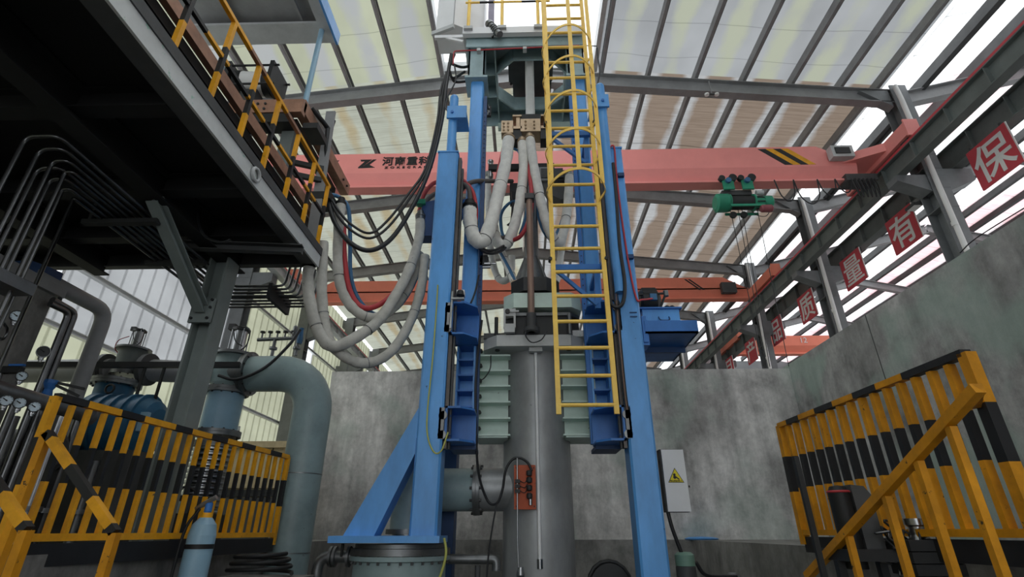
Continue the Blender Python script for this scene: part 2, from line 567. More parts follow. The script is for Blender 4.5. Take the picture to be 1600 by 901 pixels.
# far and outer walls
struct('wall_front', MB().box(-8.3, -5.5, Y0 - 0.1, Y0, 0, 10.6).box(-5.5, 6.5, Y0 - 0.1, Y0, 7.0, 10.6).box(6.5, 22, Y0 - 0.1, Y0, 0, 10.6), M['grey_sheet'])  # unseen doorway gap added in this wall to light the tower front
struct('wall_far', MB().box(-8.3, 22, Y1, Y1 + 0.1, 0, 10.6), M['grey_sheet'])
wo = MB().box(22, 22.1, Y0, Y1, 0, 3.2, 0).add([(22, Y0, 3.2), (22, Y1, 3.2), (22, Y1, 9.4), (22, Y0, 9.4)], [(0, 1, 2, 3)], 1)
wo = struct('wall_side_bay', wo, [M['grey_sheet'], M['lightpanel']])
for z in (3.2, 4.1, 5.0, 5.9, 6.8, 7.7, 8.6):
    MB().channel((21.9, Y0, z), (21.9, Y1, z), 0.12, 0.14, 0.01).build('girt', M['steeldark'], wo)
for y in FRAMES:
    MB().ibeam((21.8, y, 0), (21.8, y, 9.4), 0.3, 0.3, 0.02, (0, 1, 0)).build('wall_post', M['colgrey'], wo)
# left wall: ribbed sheets, girts and daylight strips
wl = MB()
XL = -8.3
def ribsheet(ya, yb, za, zb, m):
    prof = [(ya, 0.0)]
    y = ya + 0.15
    while y < yb - 0.1:
        prof += [(y, 0.0), (y + 0.015, 0.03), (y + 0.04, 0.03), (y + 0.055, 0.0)]
        y += 0.38
    prof.append((yb, 0.0))
    n = len(prof)
    wl.add([(XL + d, y, za) for y, d in prof] + [(XL + d, y, zb) for y, d in prof], [(k, k + 1, n + k + 1, n + k) for k in range(n - 1)], m)
for ya, yb in ((8.0, 13.2), (13.2, 17.6), (19.0, 22.2), (22.2, 26.0), (27.4, Y1)):
    ribsheet(ya, yb, 0, 3.35, 0)
    ribsheet(ya, yb, 3.35, 4.53, 0 if ya > 10 else 1)
    ribsheet(ya, yb, 4.53, 8.95, 0 if ya > 13 else 1)
ribsheet(Y0, 8.0, 0, 3.35, 0)
ribsheet(Y0, 1.0, 3.35, 8.95, 1)
wl = struct('wall_left', wl, [M['cream'], M['grey_sheet']])
for k, (ya, yb, za, zb) in enumerate(((1.0, 8.0, 3.35, 8.95), (17.6, 19.0, 0, 8.95), (26.0, 27.4, 0, 8.95))):
    w = struct('window_%d' % (k + 1), MB().add([(XL - 0.02, ya, za), (XL - 0.02, yb, za), (XL - 0.02, yb, zb), (XL - 0.02, ya, zb)], [(0, 1, 2, 3)]), M['lightpanel'])
    fr = MB()
    fr.bar((XL, ya, za), (XL, ya, zb), 0.06).bar((XL, yb, za), (XL, yb, zb), 0.06)
    fr.build('window_frame', M['offwhite'], w)
for z in (3.38, 4.53, 6.4):
    MB().channel((XL + 0.05, Y0, z), (XL + 0.05, Y1, z), 0.1, 0.09, 0.01).build('girt', M['offwhite'], wl)
for y in (13.1, 17.5, 22.1, 26.5):
    MB().box(XL, XL + 0.22, y, y + 0.5, 0, 8.9).build('column_cladding', M['offwhite'], wl)

# =================================================================== STEEL COLUMNS, RUNWAYS, CRANES
words = ['first', 'second', 'third', 'fourth', 'fifth']
def h_column(x, y, z1, label, left=False):
    t = thing('steel_column', label, 'column', (x, y, 0), 'hall columns')
    m = MB()
    m.ibeam((x, y, 0), (x, y, z1), 0.36, 0.36, 0.02, (0, 1, 0))
    m.build('shaft', M['colgrey'], t)
    b = MB()
    for s in ((-1,) if left is None else (-1, 1)):
        b.prism([(x + s * 0.18, y - 0.15, 6.84 - 0.14 * (s < 0)), (x + s * 0.78, y - 0.15, 6.84 - 0.14 * (s < 0)), (x + s * 0.78, y - 0.15, 6.56), (x + s * 0.18, y - 0.15, 6.3)], (0, 0.3, 0))
    b.build('crane_bracket', M['colgrey'], t)
    g = MB()
    for z in (5.9, 6.36, 6.66, 6.84, 7.2):
        g.box(x - 0.185, x + 0.185, y - 0.185, y + 0.185, z, z + 0.018)
    g.build('stiffener', M['colgrey'], t)
    h = MB()
    h.prism([(x - 0.18, y - 0.1, z1 - 0.55), (x - 0.18, y - 0.1, z1 - 0.08), (x - 0.8, y - 0.1, z1 - 0.06)], (0, 0.2, 0))
    h.build('haunch', M['colgrey'], t)
    return t
for i, fy in enumerate(FRAMES[4:9]):
    h_column(8.4, fy, 9.15, 'grey steel H-section column on the right, %s from the camera' % words[i])
    if i:
        h_column(-7.95, fy, 8.95, 'grey steel H-section column against the left sheet wall, %s back' % words[i - 1], True)
    dp = MB()
    dp.tube(bend([(8.28, fy - 0.25, 9.05), (8.28, fy - 0.27, 8.7), (8.26, fy - 0.27, 0.2)], 0.1), 0.05, 10)
    for z in (3.9, 5.4, 7.4):
        dp.cyl((8.26, fy - 0.27, z), (8.26, fy - 0.27, z + 0.08), 0.058, n=10)
    single('downpipe', dp, M['white'], 'white rainwater pipe down the %s right-hand column' % words[i], 'pipe', 'rainwater pipes')

def runway(x, label, mat, rail, zt=7.1, h=0.4, inner=-1, w=0.2):
    t = thing('crane_runway', label, 'beam', (x, Y0, zt - h))
    MB().ibeam((x, Y0, zt - h / 2), (x, Y1, zt - h / 2), w, h, 0.02).build('girder', mat, t)
    MB().bar((x, Y0, zt + 0.03), (x, Y1, zt + 0.03), 0.05, 0.06).build('rail', M['steeldark'], t)
    if rail:
        MB().bar((x + inner * (w / 2 - 0.02), Y0, zt + 0.03), (x + inner * (w / 2 - 0.02), Y1, zt + 0.03), 0.035, 0.05).build('conductor_rail', M['signred'], t)
    st = MB().box(x - w * 0.47, x + w * 0.47, Y0 + 0.3, Y0 + 0.316, zt - h + 0.026, zt - 0.026).build('stiffener', mat, t)
    y = 0.9
    while Y0 + 0.3 + y < Y1:
        again(st, (0, y, 0))
        y += 0.9
    return t
runway(7.75, 'dark steel crane runway beam with a red conductor rail, right side', M['greensteel'], True)
runway(8.93, 'steel runway beam behind the right columns, above the red signs', M['greensteel'], False, 7.36, 0.5, -1, 0.22)
runway(-7.1, 'steel crane runway beam along the left wall', M['lightsteel'], True, 7.1, 0.3, 1)

# ---- near crane
def girder(t, xa, xb, y, d, zb, zt, mat, taper=True):
    # U-shaped box on top, webs drawn in to a narrow bottom flange
    m = MB()
    c = 0.75
    zm = zb + 0.36
    yc = y + d / 2
    prof = [(xa, zm), (xb, zm), (xb, zt - 0.42), (xb - 0.75, zt), (xa + c, zt), (xa, zt - 0.42)] if taper else [(xa, zm), (xb, zm), (xb, zt), (xa, zt)]
    m.prism([(x, y, z) for x, z in prof], (0, d, 0))
    m.build('box_girder', mat, t)
    MB().prism([(xa, y, zm), (xa, y + d, zm), (xa, yc + 0.09, zb + 0.1), (xa, yc + 0.09, zb + 0.05), (xa, yc - 0.09, zb + 0.05), (xa, yc - 0.09, zb + 0.1)], (xb - xa, 0, 0)).build('sloped_web', mat, t)
    MB().box(xa, xb, yc - 0.16, yc + 0.12, zb, zb + 0.05).build('bottom_flange', mat, t)

def end_truck(t, x, ya, yb, mat):
    e = MB().box(x - 0.12, x + 0.12, ya, yb, 7.2, 7.5)
    o = e.build('end_truck', mat, t)
    for y in (ya + 0.22, yb - 0.22):
        MB().cyl((x - 0.06, y, 7.22), (x + 0.06, y, 7.22), 0.11, n=18).build('wheel', M['steeldark'], o)
    MB().box(x - 0.14, x + 0.14, ya - 0.03, ya, 7.15, 7.55).build('buffer_plate', mat, o)

t = thing('overhead_crane', 'near red overhead crane with black lettering and hazard stripes', 'crane', (0, 9.2, 6.8))
girder(t, -7.0, 7.2, 9.0, 0.36, 6.87, 7.77, M['red'])
end_truck(t, 7.72, 8.0, 10.1, M['red'])
end_truck(t, -7.15, 8.0, 10.1, M['red'])
MB().prism([(6.9, 9.0, 7.3), (7.62, 8.6, 7.3), (7.62, 9.9, 7.3), (6.9, 9.45, 7.3)], (0, 0, 0.2)).build('knee_plate', M['red'], t)
for k in range(4):
    xa = 5.18 + k * 0.165
    MB().prism([(xa, 9.0, 7.72), (xa + 0.165, 9.0, 7.72), (xa + 0.665, 9.0, 7.28), (xa + 0.5, 9.0, 7.28)], (0, -0.006, 0)).build('hazard_stripe', M['yellow'] if k % 2 else M['hazblack'], t)
jb = MB().box(6.62, 7.08, 8.8, 8.97, 7.33, 7.62)
jbo = jb.build('junction_box', M['lightsteel'], t)
MB().box(6.69, 7.0, 8.78, 8.8, 7.4, 7.56).build('terminal_strip', M['char'], jbo)
def logo(parent, x, y, z, s):
    # the maker's slanted Z with a K notch
    m = MB()
    for pts in ([(150, 150), (360, 150), (215, 290), (240, 298), (130, 340), (128, 320), (235, 190), (165, 190)],
                [(380, 150), (440, 150), (325, 268), (430, 330), (135, 340), (235, 297), (228, 288)]):
        m.prism([(x + (a - 285) / 190 * s, y, z + (245 - b) / 190 * s) for a, b in pts], (0, -0.006, 0))
    m.build('logo_mark', M['hazblack'], parent)
p0 = at(574, 256, Y=9.0)
logo(t, p0.x, 9.0, p0.z, 0.235)
lettering('lettering', '河南重科', M['hazblack'], t, (p0.x + 0.86, 8.99, p0.z + 0.06), (1, 0, 0), (0, 0, 1), 0.25, 0.004, 0.006, 1.0, 1.16)
lettering('lettering', 'ZOKECRANE', M['hazblack'], t, (p0.x + 0.93, 8.99, p0.z - 0.115), (1, 0, 0), (0, 0, 1), 0.075, 0.004, 0.0015, 1.6, 1.75)
pk = at(524, 258, Y=9.0)
logo(t, pk.x - 0.12, 9.0, pk.z + 0.01, 0.235)

# hoist on the near crane
h = thing('chain_hoist', 'green electric hoist hanging under the near red crane', 'hoist', (4.6, 9.2, 6.1))
zc = 6.38
dr = MB()
dr.lathe((4.05, 9.1, zc), (1, 0, 0), [(0.14, 0), (0.2, 0.04), (0.2, 0.26), (0.16, 0.3)], 20)
dr.build('gearbox', M['hoistgreen'], h)
MB().lathe((4.34, 9.1, zc), (1, 0, 0), [(0.15, 0), (0.15, 0.52)], 20).build('rope_drum', M['char'], h)
hf = MB()
hf.bar((4.3, 8.93, zc - 0.17), (5.0, 8.93, zc - 0.17), 0.03, 0.05).bar((4.3, 9.27, zc - 0.17), (5.0, 9.27, zc - 0.17), 0.03, 0.05)
for x in (4.33, 4.84):
    hf.lathe((x, 9.1, zc), (1, 0, 0), [(0.185, 0), (0.185, 0.03)], 20)
hf.build('frame', M['hoistgreen'], h)
mo = MB().lathe((4.86, 9.1, zc), (1, 0, 0), [(0.13, 0), (0.13, 0.2), (0.145, 0.2), (0.145, 0.36), (0.1, 0.4)], 20).build('motor', M['hoistgreen'], h)
fi = MB()
for k in range(9):
    a = math.pi * 2 * k / 9
    fi.bar((4.88, 9.1 + 0.135 * math.cos(a), zc + 0.135 * math.sin(a)), (5.05, 9.1 + 0.135 * math.cos(a), zc + 0.135 * math.sin(a)), 0.02, 0.02)
fi.build('cooling_fins', M['char'], mo)
MB().cyl((4.92, 9.02, zc + 0.2), (5.07, 9.02, zc + 0.2), 0.05).build('terminal_box', M['lightsteel'], h)
MB().lathe((4.9, 8.95, zc - 0.25), (1, 0, 0), [(0.06, 0), (0.08, 0.03), (0.08, 0.22), (0.05, 0.25)], 14).build('brake_motor', paint('dull_maroon', '8a4a50'), h)
MB().box(4.24, 4.86, 9.06, 9.38, zc + 0.18, zc + 0.3).build('trolley_yoke', M['steeldark'], h)
for x in (4.28, 4.68):
    w = MB()
    w.box(x - 0.03, x + 0.2, 8.96, 9.0, 6.64, 6.9)
    o = w.build('trolley_plate', M['hoistgreen'], h)
    for dx, r in ((-0.03, 0.065), (0.2, 0.085)):
        MB().cyl((x + dx, 8.94, 6.9 + r * 0.4), (x + dx, 9.03, 6.9 + r * 0.4), r, n=16).build('wheel', M['char'], o)
    MB().cyl((x + 0.08, 8.9, 6.84), (x + 0.08, 8.97, 6.84), 0.06, n=16).build('hub_cap', M['bluehose'], o)
for x in (4.4, 4.62):
    MB().cyl((x, 9.1, zc - 0.28), (x, 9.16, zc - 0.28), 0.07, n=14).build('sheave', M['char'], h)
zb = 0.6
for a, b in ((4.36, 4.62), (4.52, 4.68), (4.6, 4.74), (4.92, 5.1)):
    MB().cyl((a, 9.12, zc - 0.15), (b, 9.7, 3.0), 0.007, n=6).build('wire_rope', M['char'], h)
MB().tube(curve([(4.7, 9.0, zc - 0.2), (4.8, 8.98, zc - 0.38), (4.98, 8.97, zc - 0.42), (5.12, 8.97, zc - 0.25)]), 0.008, 6).build('cable', M['cable'], h)

# festoon cables at the crane's right end
fc = thing('festoon_cable', 'black looped power cable hanging at the right end of the near crane', 'cable', (6.3, 9.0, 6.2))
xs = [5.35, 5.75, 6.25, 6.62, 6.95]
for a, b, dp in zip(xs[:-1], xs[1:], (0.55, 0.62, 0.42, 0.35)):
    MB().tube(curve([(a, 8.98, 6.87), (a + 0.06, 8.98, 6.87 - dp * 0.7), ((a + b) / 2, 8.98, 6.87 - dp), (b - 0.06, 8.98, 6.87 - dp * 0.7), (b, 8.98, 6.87)]), 0.014, 6).build('loop', M['cable'], fc)
for k in range(6):
    x = 6.9 + k * 0.085
    MB().tube(curve([(x, 8.9, 6.82), (x + 0.02, 8.88, 6.55 - 0.04 * (k % 3)), (x + 0.05, 8.9, 6.35), (x + 0.09, 8.92, 6.6), (x + 0.1, 8.95, 6.85)]), 0.012, 6).build('loop', M['cable'], fc)
MB().box(6.85, 7.5, 8.95, 9.3, 6.82, 6.98).build('cable_tray', M['steeldark'], fc)

# ---- second crane, further back
t = thing('overhead_crane', 'orange overhead crane further back behind the blue tower', 'crane', (0, 15.2, 6.75))
girder(t, -7.0, 7.2, 15.0, 0.36, 6.82, 7.56, M['orange'])
end_truck(t, 7.72, 14.1, 16.0, M['orange'])
end_truck(t, -7.15, 14.1, 16.0, M['orange'])
for k in range(2):
    xa = 5.2 + k * 0.12
    MB().prism([(xa, 15.0, 7.5), (xa + 0.07, 15.0, 7.5), (xa + 0.5, 15.0, 7.12), (xa + 0.43, 15.0, 7.12)], (0, -0.006, 0)).build('hazard_stripe', M['hazblack'], t)
MB().box(6.3, 6.75, 14.82, 14.99, 6.95, 7.3).build('electrical_box', M['steeldark'], t)
# ---- crane in the side bay
t = thing('overhead_crane', 'orange crane girder in the side bay above the right concrete wall', 'crane', (14, 21.2, 6.8))
girder(t, 9.0, 19.5, 21.0, 0.4, 6.9, 7.7, M['orange'], False)
MB().box(8.8, 9.05, 20.2, 22.4, 7.28, 7.6).build('end_truck', M['orange'], t)
MB().box(19.4, 19.7, 20.2, 22.4, 7.28, 7.6).build('end_truck', M['orange'], t)
for y in (20.6, 22.0):
    h_column(19.55, y, 9.3, 'grey steel column far across the side bay%s' % (' beyond the orange girder' if y > 21 else ''))
q12 = at(1256, 531, Y=20.98)
lettering('lettering', '12', M['offwhite'], t, (q12.x, 20.98, q12.z), (1, 0, 0), (0, 0, 1), 0.34, 0.004, 0.0)

# ---- hanging red signs (product / quality slogan), read from far to near
SX = 8.72
for ch, yn, lab in (('保', 7.31, 'nearest to the camera at the right edge'), ('有', 9.83, 'second from the right edge'), ('量', 11.82, 'third from the right edge'),
                    ('质', 14.28, 'fourth from the right edge'), ('品', 16.38, 'fifth, between two far columns'), ('产', 18.6, 'sixth, far behind a column'), ('目', 20.9, 'farthest of the row, small and partly hidden')):
    t = thing('slogan_sign', 'red square sign with a white character, ' + lab, 'sign', (SX, yn + 0.44, 5.95), 'red slogan signs under the runway beam')
    MB().box(SX, SX + 0.03, yn, yn + 0.88, 5.95, 6.82).build('board', M['signred'], t)
    lettering('lettering', ch, M['white'], t, (SX - 0.004, yn + 0.44, 6.385), (0, -1, 0), (0, 0, 1), 0.8, 0.004, 0.004 if ch == '量' else 0.009)
    for hy_ in (yn + 0.1, yn + 0.78):
        MB().box(SX + 0.02, SX + 0.14, hy_ - 0.02, hy_ + 0.02, 6.76, 6.89).build('hanger', M['steeldark'], t)
    MB().bar((SX + 0.015, yn - 0.008, 5.95), (SX + 0.015, yn - 0.008, 6.82), 0.016, 0.03).build('edge_strip', M['white'], t)
# small floodlights on the columns
for fy, z, lab in ((8.8, 6.3, 'nearest'), (13.05, 6.75, 'second')):
    t = thing('flood_light', 'small square flood light fixed to the %s right-hand column' % lab, 'lamp', (8.4, fy, z))
    q = V(8.2, fy + 0.35, z - 0.02)
    MB().box(8.1, 8.3, fy + 0.24, fy + 0.5, z - 0.06, z).build('housing', M['steeldark'], t)
    MB().box(8.12, 8.28, fy + 0.26, fy + 0.48, z - 0.07, z - 0.06).build('lens', M['white'], t)
    MB().bar((8.3, fy + 0.1, z + 0.02), (8.2, fy + 0.36, z + 0.02), 0.03, 0.03).build('arm', M['steeldark'], t)
# bird-spike lamp under the first rafter
t = thing('ceiling_lamp', 'small twin lamp hanging from the first rafter right of the tower', 'lamp', tuple(at(1112, 146, Y=8.7)))
p = at(1112, 147, Y=8.65)
MB().bar(p + V(0, 0, 0.4), p, 0.02, 0.02).build('stem', M['steelgrey'], t)
MB().bar(p + V(-0.12, 0, 0), p + V(0.12, 0, 0), 0.03, 0.03).build('cross_bar', M['steeldark'], t)
for s in (-1, 1):
    MB().lathe(p + V(s * 0.11, 0, -0.05), (0, 0, 1), [(0.0, 0), (0.05, 0.02), (0.05, 0.06), (0.02, 0.08)], 12).build('bulb', M['white'], t)
# =================================================================== FURNACE TOWER
XC = 0.1
mir = lambda x: 2 * XC - x

# ---- outer guide columns
def guide_column(sgn, label, ztop, zbot):
    xc = XC + sgn * 1.09
    t = thing('guide_column', label, 'column', (xc, 5.55, zbot), 'blue guide columns')
    MB().bar((xc, 5.55, zbot), (xc, 5.55, ztop), 0.27, 0.3, (0, 1, 0), 0.022).build('box_section', M['blue'], t)
    MB().box(xc - 0.14, xc + 0.14, 5.39, 5.71, ztop, ztop + 0.02).build('cap_plate', M['blue'], t)
    xi = xc - sgn * 0.16
    MB().bar((xi, 5.5, 0.9), (xi, 5.5, ztop - 0.05), 0.035, 0.09, (0, 1, 0)).build('guide_rail', M['guide'], t)
    MB().bar((xi - sgn * 0.035, 5.52, 0.9), (xi - sgn * 0.035, 5.52, ztop - 0.2), 0.02, 0.05, (0, 1, 0)).build('gear_rack', M['steeldark'], t)
    return t, xc
gl, xl = guide_column(-1, 'blue box-section guide column with a diagonal leg, left of the vessel', 4.72, 0.09)
gr_, xr = guide_column(1, 'blue box-section guide column right of the yellow ladder', 4.74, -1.5)
# A-frame leg of the left column
br = MB()
br.prism([(-1.12, 5.42, 1.32), (-1.12, 5.42, 0.86), (-1.46, 5.42, 0.09), (-1.76, 5.42, 0.09)], (0, 0.26, 0))
br.build('diagonal_leg', M['blue'], gl)
MB().prism([(-1.125, 5.415, 1.0), (-1.09, 5.415, 1.0), (-1.09, 5.415, 0.62), (-1.125, 5.415, 0.66)], (0, 0.01, 0)).build('weld_seam', M['blue2'], gl)
MB().box(-1.86, -0.81, 5.3, 5.85, 0.03, 0.09).build('base_plate', M['blue'], gl)
MB().box(-1.14, -0.86, 6.68, 6.95, -1.5, 1.3).build('rear_leg', M['navy'], gl)
# column fittings of the right one
MB().box(1.33, 1.4, 5.45, 5.65, 2.0, 2.3).build('tray_bracket', M['blue2'], gr_)
for z in (3.05, 4.25):
    MB().box(1.23, 1.31, 5.35, 5.4, z, z + 0.05).build('pipe_clip', M['navy'], gr_)
for k in range(2):
    MB().bar((1.2, 5.394, 2.32 + 0.05 * k), (1.28, 5.394, 2.32 + 0.05 * k), 0.01, 0.012).build('stamp_mark', M['navy'], gr_)

# ---- lifting posts beside the columns
for sgn, y, zb_, lab in ((-1, 5.52, 4.72, 'left'), (1, 5.36, 2.6, 'right')):
    xc = XC + sgn * 1.075 if sgn < 0 else 1.11
    t = thing('lifting_post', 'round blue lifting post rising beside the %s guide column' % lab, 'post', (xc, y, zb_), 'blue lifting posts')
    zt = 5.84
    MB().lathe((xc, y, zb_), (0, 0, 1), [(0.062, 0), (0.062, zt - zb_ - 0.03), (0.05, zt - zb_)], 20).build('cylinder', M['blue'], t)
    zz = 5.35
    br = MB()
    xa, xb = xc - 0.075, xc + 0.2
    if sgn > 0:
        xa, xb = xc - 0.16, xc + 0.085
    br.box(xa, xb, y - 0.1, y - 0.07, zz, zz + 0.22).box(xa, xb, y - 0.07, y + 0.3, zz + 0.1, zz + 0.13)
    o = br.build('clamp_bracket', M['blue'], t)
    MB().cyl((xc, y - 0.12, zz + 0.1), (xc, y - 0.1, zz + 0.1), 0.022, n=10).build('bolt', M['blue2'], o)

# ---- inner masts carrying the crosshead
def mast(sgn, label):
    xa, xb = XC - 0.89, XC - 0.69
    f = (lambda x: x) if sgn < 0 else mir
    xs = sorted((f(xa), f(xb)))
    xc = sum(xs) / 2
    t = thing('mast', label, 'mast', (xc, 5.98, 0.95), 'blue masts')
    MB().bar((xc, 5.98, 2.2), (xc, 5.98, 6.52), 0.2, 0.22, (0, 1, 0), 0.02).build('upper_section', M['blue'], t)
    # open, ribbed lower section
    low = MB()
    low.box(xs[0], xs[1], 6.06, 6.09, 1.0, 2.2)
    xo = f(xa); xi = f(xb)
    for x in (xo, xi):
        low.box(x - 0.012, x + 0.012, 5.84, 6.09, 1.0, 2.2)
    low.build('lower_channel', M['blue'], t)
    rib = MB().box(xs[0] + 0.005, xs[1] - 0.005, 5.82, 6.06, 1.22, 1.24).build('rib', M['blue2'], t)
    for k in range(1, 6):
        again(rib, (0, 0, 0.183 * k))
    xg = f(XC - 0.655)
    MB().bar((xg, 5.9, 1.0), (xg, 5.9, 6.2), 0.05, 0.08, (0, 1, 0)).build('guide_strip', M['navy'] if sgn < 0 else M['blue2'], t)
    bo = MB().lathe((xg, 5.852, 2.6), (0, 1, 0), [(0.008, 0), (0.008, 0.012)], 6).build('bolt', M['char'], t)
    for k in range(1, 24):
        again(bo, (0, 0, 0.085 * k + (1.3 if k > 10 else 0)))
    # roller carriages gripping the guide column
    for zb_, zt in ((2.14, 2.54), (0.97, 1.33)):
        c = MB()
        x0, x1 = f(-0.84), f(-0.545)
        k = f(-0.68)
        for z in (zb_, zt - 0.022):
            c.prism([(x0, 5.42, z), (k, 5.42, z), (x1, 5.56, z), (x1, 5.85, z), (x0, 5.85, z)], (0, 0, 0.022))
        xq = sorted((x0, f(-0.815)))
        c.box(xq[0], xq[1], 5.42, 5.85, zb_, zt)
        c.box(min(x0, x1), max(x0, x1), 5.8, 5.83, zb_, zt)
        o = c.build('carriage_bracket', M['blue2'], t)
        for z in (zb_ + 0.06, zt - 0.1):
            MB().cyl((f(-0.86), 5.4, z), (f(-0.86), 5.5, z), 0.045, n=14).build('roller', M['dullsteel'], o)
        MB().box(min(f(-0.9), f(-0.845)), max(f(-0.9), f(-0.845)), 5.4, 5.46, zb_ + 0.02, zt - 0.02).build('roller_block', M['steelgrey'], o)
        for z in (zb_ + 0.07, zt - 0.09):
            MB().lathe((f(-0.8), 5.5, z), (1 if sgn < 0 else -1, 0, 0), [(0.014, 0), (0.014, 0.02)], 6).build('bolt', M['navy'], o)
    MB().box(xs[0] - 0.03, xs[1] + 0.05, 5.75, 6.15, 0.93, 0.97).build('foot_plate', M['navy'], t)
    return t
ml = mast(-1, 'blue mast with ribbed lower section, left of the vessel')
mr = mast(1, 'blue mast standing behind the yellow ladder')

# limit switch on the left upper carriage
t = thing('limit_switch', 'small white and black limit switch above the upper left carriage bracket', 'switch', (-0.8, 5.42, 2.56))
MB().box(-0.78, -0.69, 5.4, 5.5, 2.62, 2.68).build('housing', M['white'], t)
MB().lathe((-0.735, 5.39, 2.6), (0, 0, 1), [(0.05, 0), (0.035, 0.06)], 12).build('head', M['char'], t)
MB().box(-0.84, -0.69, 5.38, 5.44, 2.555, 2.575).build('plate', M['lightsteel'], t)
MB().bar((-0.83, 5.4, 2.2), (-0.83, 5.4, 2.66), 0.02, 0.02).build('mounting_rail', M['steel'], t)

# ---- vessel (crucible)
VX, VY = 0.141, 6.45
ves = thing('furnace_vessel', 'large bare grey steel cylindrical furnace vessel between the blue columns', 'vessel', (VX, VY, -1.5))
MB().lathe((VX, VY, -1.5), (0, 0, 1), [(0.405, 0), (0.405, 3.65)], 48).build('shell', M['vessel'], ves)
def octo(hx, yf, yb, cx, cy, z0, z1, mb, X0=VX):
    # plate with chamfered corners: half width hx, front yf, back yb
    pts = [(X0 - hx + cx, yf), (X0 + hx - cx, yf), (X0 + hx, yf + cy), (X0 + hx, yb - cy), (X0 + hx - cx, yb), (X0 - hx + cx, yb), (X0 - hx, yb - cy), (X0 - hx, yf + cy)]
    return mb.prism([(x, y, z0) for x, y in pts], (0, 0, z1 - z0))
pl = octo(0.62, 5.88, 7.05, 0.17, 0.17, 2.15, 2.29, MB(), 0.118).build('top_flange', M['lightsteel'], ves)
for x in (-0.33, 0.55):
    MB().cyl((x, 6.02, 2.135), (x, 6.02, 2.15), 0.03, n=14).build('plug', M['char'], pl)
ub = octo(0.49, 5.85, 6.75, 0.13, 0.13, 2.64, 2.84, MB(), 0.235).build('cover_block', M['palegreen'], ves)
octo(0.47, 5.92, 6.7, 0.13, 0.13, 2.56, 2.6, MB(), 0.235).build('gasket_ring', M['dullsteel'], ves)
octo(0.46, 5.95, 6.7, 0.12, 0.12, 2.29, 2.56, MB(), 0.235).build('inner_ring', M['char'], ves)
sb = MB().box(-0.25, -0.1, 5.83, 5.9, 2.37, 2.42).box(-0.25, -0.1, 5.83, 5.9, 2.52, 2.62).box(-0.25, -0.225, 5.83, 5.9, 2.42, 2.52).box(-0.125, -0.1, 5.83, 5.9, 2.42, 2.52).box(-0.24, -0.11, 5.83, 5.9, 2.31, 2.37)
sbo = sb.build('locking_bracket', M['lightsteel'], ves)
MB().cyl((-0.2, 5.8, 2.575), (-0.2, 5.84, 2.575), 0.03, n=12).build('bolt', M['char'], sbo)
MB().bar((-0.18, 5.82, 2.575), (-0.06, 5.82, 2.575), 0.03, 0.02).build('latch_arm', M['lightsteel'], sbo)
for x, y, m in ((-0.345, 5.98, 'char'), (0.56, 5.87, 'dullsteel')):
    MB().cyl((x, y, 2.29), (x, y, 2.56), 0.024, n=12).build('stud', M[m], ves)
MB().box(-0.5, -0.3, 6.0, 6.3, 2.29, 2.36).build('side_lug', M['steeldark'], ves)
MB().box(0.6, 0.76, 5.95, 6.2, 2.29, 2.37).build('side_lug', M['lightsteel'], ves)
# electrode housing tube and its flange
hf = MB()
pts = [(-0.16, 5.98), (0.0, 5.82), (0.29, 5.82), (0.46, 5.98), (0.46, 6.6), (-0.16, 6.6)]
hf.prism([(x, y, 2.86) for x, y in pts], (0, 0, 0.19))
hfo = hf.build('seal_housing', M['char'], ves)
for x, y in ((0.02, 5.93), (0.27, 5.93), (-0.09, 6.1), (0.4, 6.1)):
    MB().lathe((x, y, 2.845), (0, 0, 1), [(0.02, 0), (0.02, 0.02)], 8).build('bolt', M['steeldark'], hfo)
EX, EY = 0.118, 6.3
MB().cyl((EX, EY, 3.0), (EX, EY, 4.75), 0.1, n=24).build('electrode_tube', M['dullsteel'], ves)
gs = MB()
for a in (0, 1, 2, 3, 4, 5):
    an = a * math.pi / 3 + 0.25
    d = V(math.cos(an), math.sin(an), 0)
    n_ = V(-d.y, d.x, 0) * 0.012
    b0 = V(EX, EY, 3.05)
    gs.prism([b0 + d * 0.09 - n_, b0 + d * 0.28 - n_, b0 + d * 0.28 + V(0, 0, 0.05) - n_, b0 + d * 0.1 + V(0, 0, 0.55) - n_], n_ * 2)
gs.build('gusset_fins', M['dullsteel'], ves)
MB().lathe((EX, EY, 3.05), (0, 0, 1), [(0.27, 0), (0.27, 0.04), (0.22, 0.06), (0.13, 0.42), (0.1, 0.5)], 24).build('tube_foot', M['dullsteel'], ves)
# brown guide rod in front
t = thing('guide_rod', 'slim brown steel rod standing in front of the electrode tube', 'rod', (0.092, 5.82, 2.3))
MB().cyl((0.092, 5.82, 2.3), (0.092, 5.82, 4.25), 0.043, n=18).build('rod', M['rust'], t)
MB().lathe((0.092, 5.82, 2.3), (0, 0, 1), [(0.1, 0), (0.1, 0.05), (0.06, 0.06), (0.06, 0.24)], 18).build('foot_socket', M['steeldark'], t)
MB().box(0.03, 0.155, 5.76, 5.88, 4.22, 4.3).build('head_clamp', M['steeldark'], t)
single('earth_wire_loop', MB().tube(curve([(0.03, 5.78, 2.33), (0.02, 5.72, 2.22), (0.09, 5.7, 2.13), (0.2, 5.7, 2.16), (0.27, 5.75, 2.28)]), 0.008, 6), M['cable'], 'thin black wire loop hanging at the foot of the brown rod', 'wire')

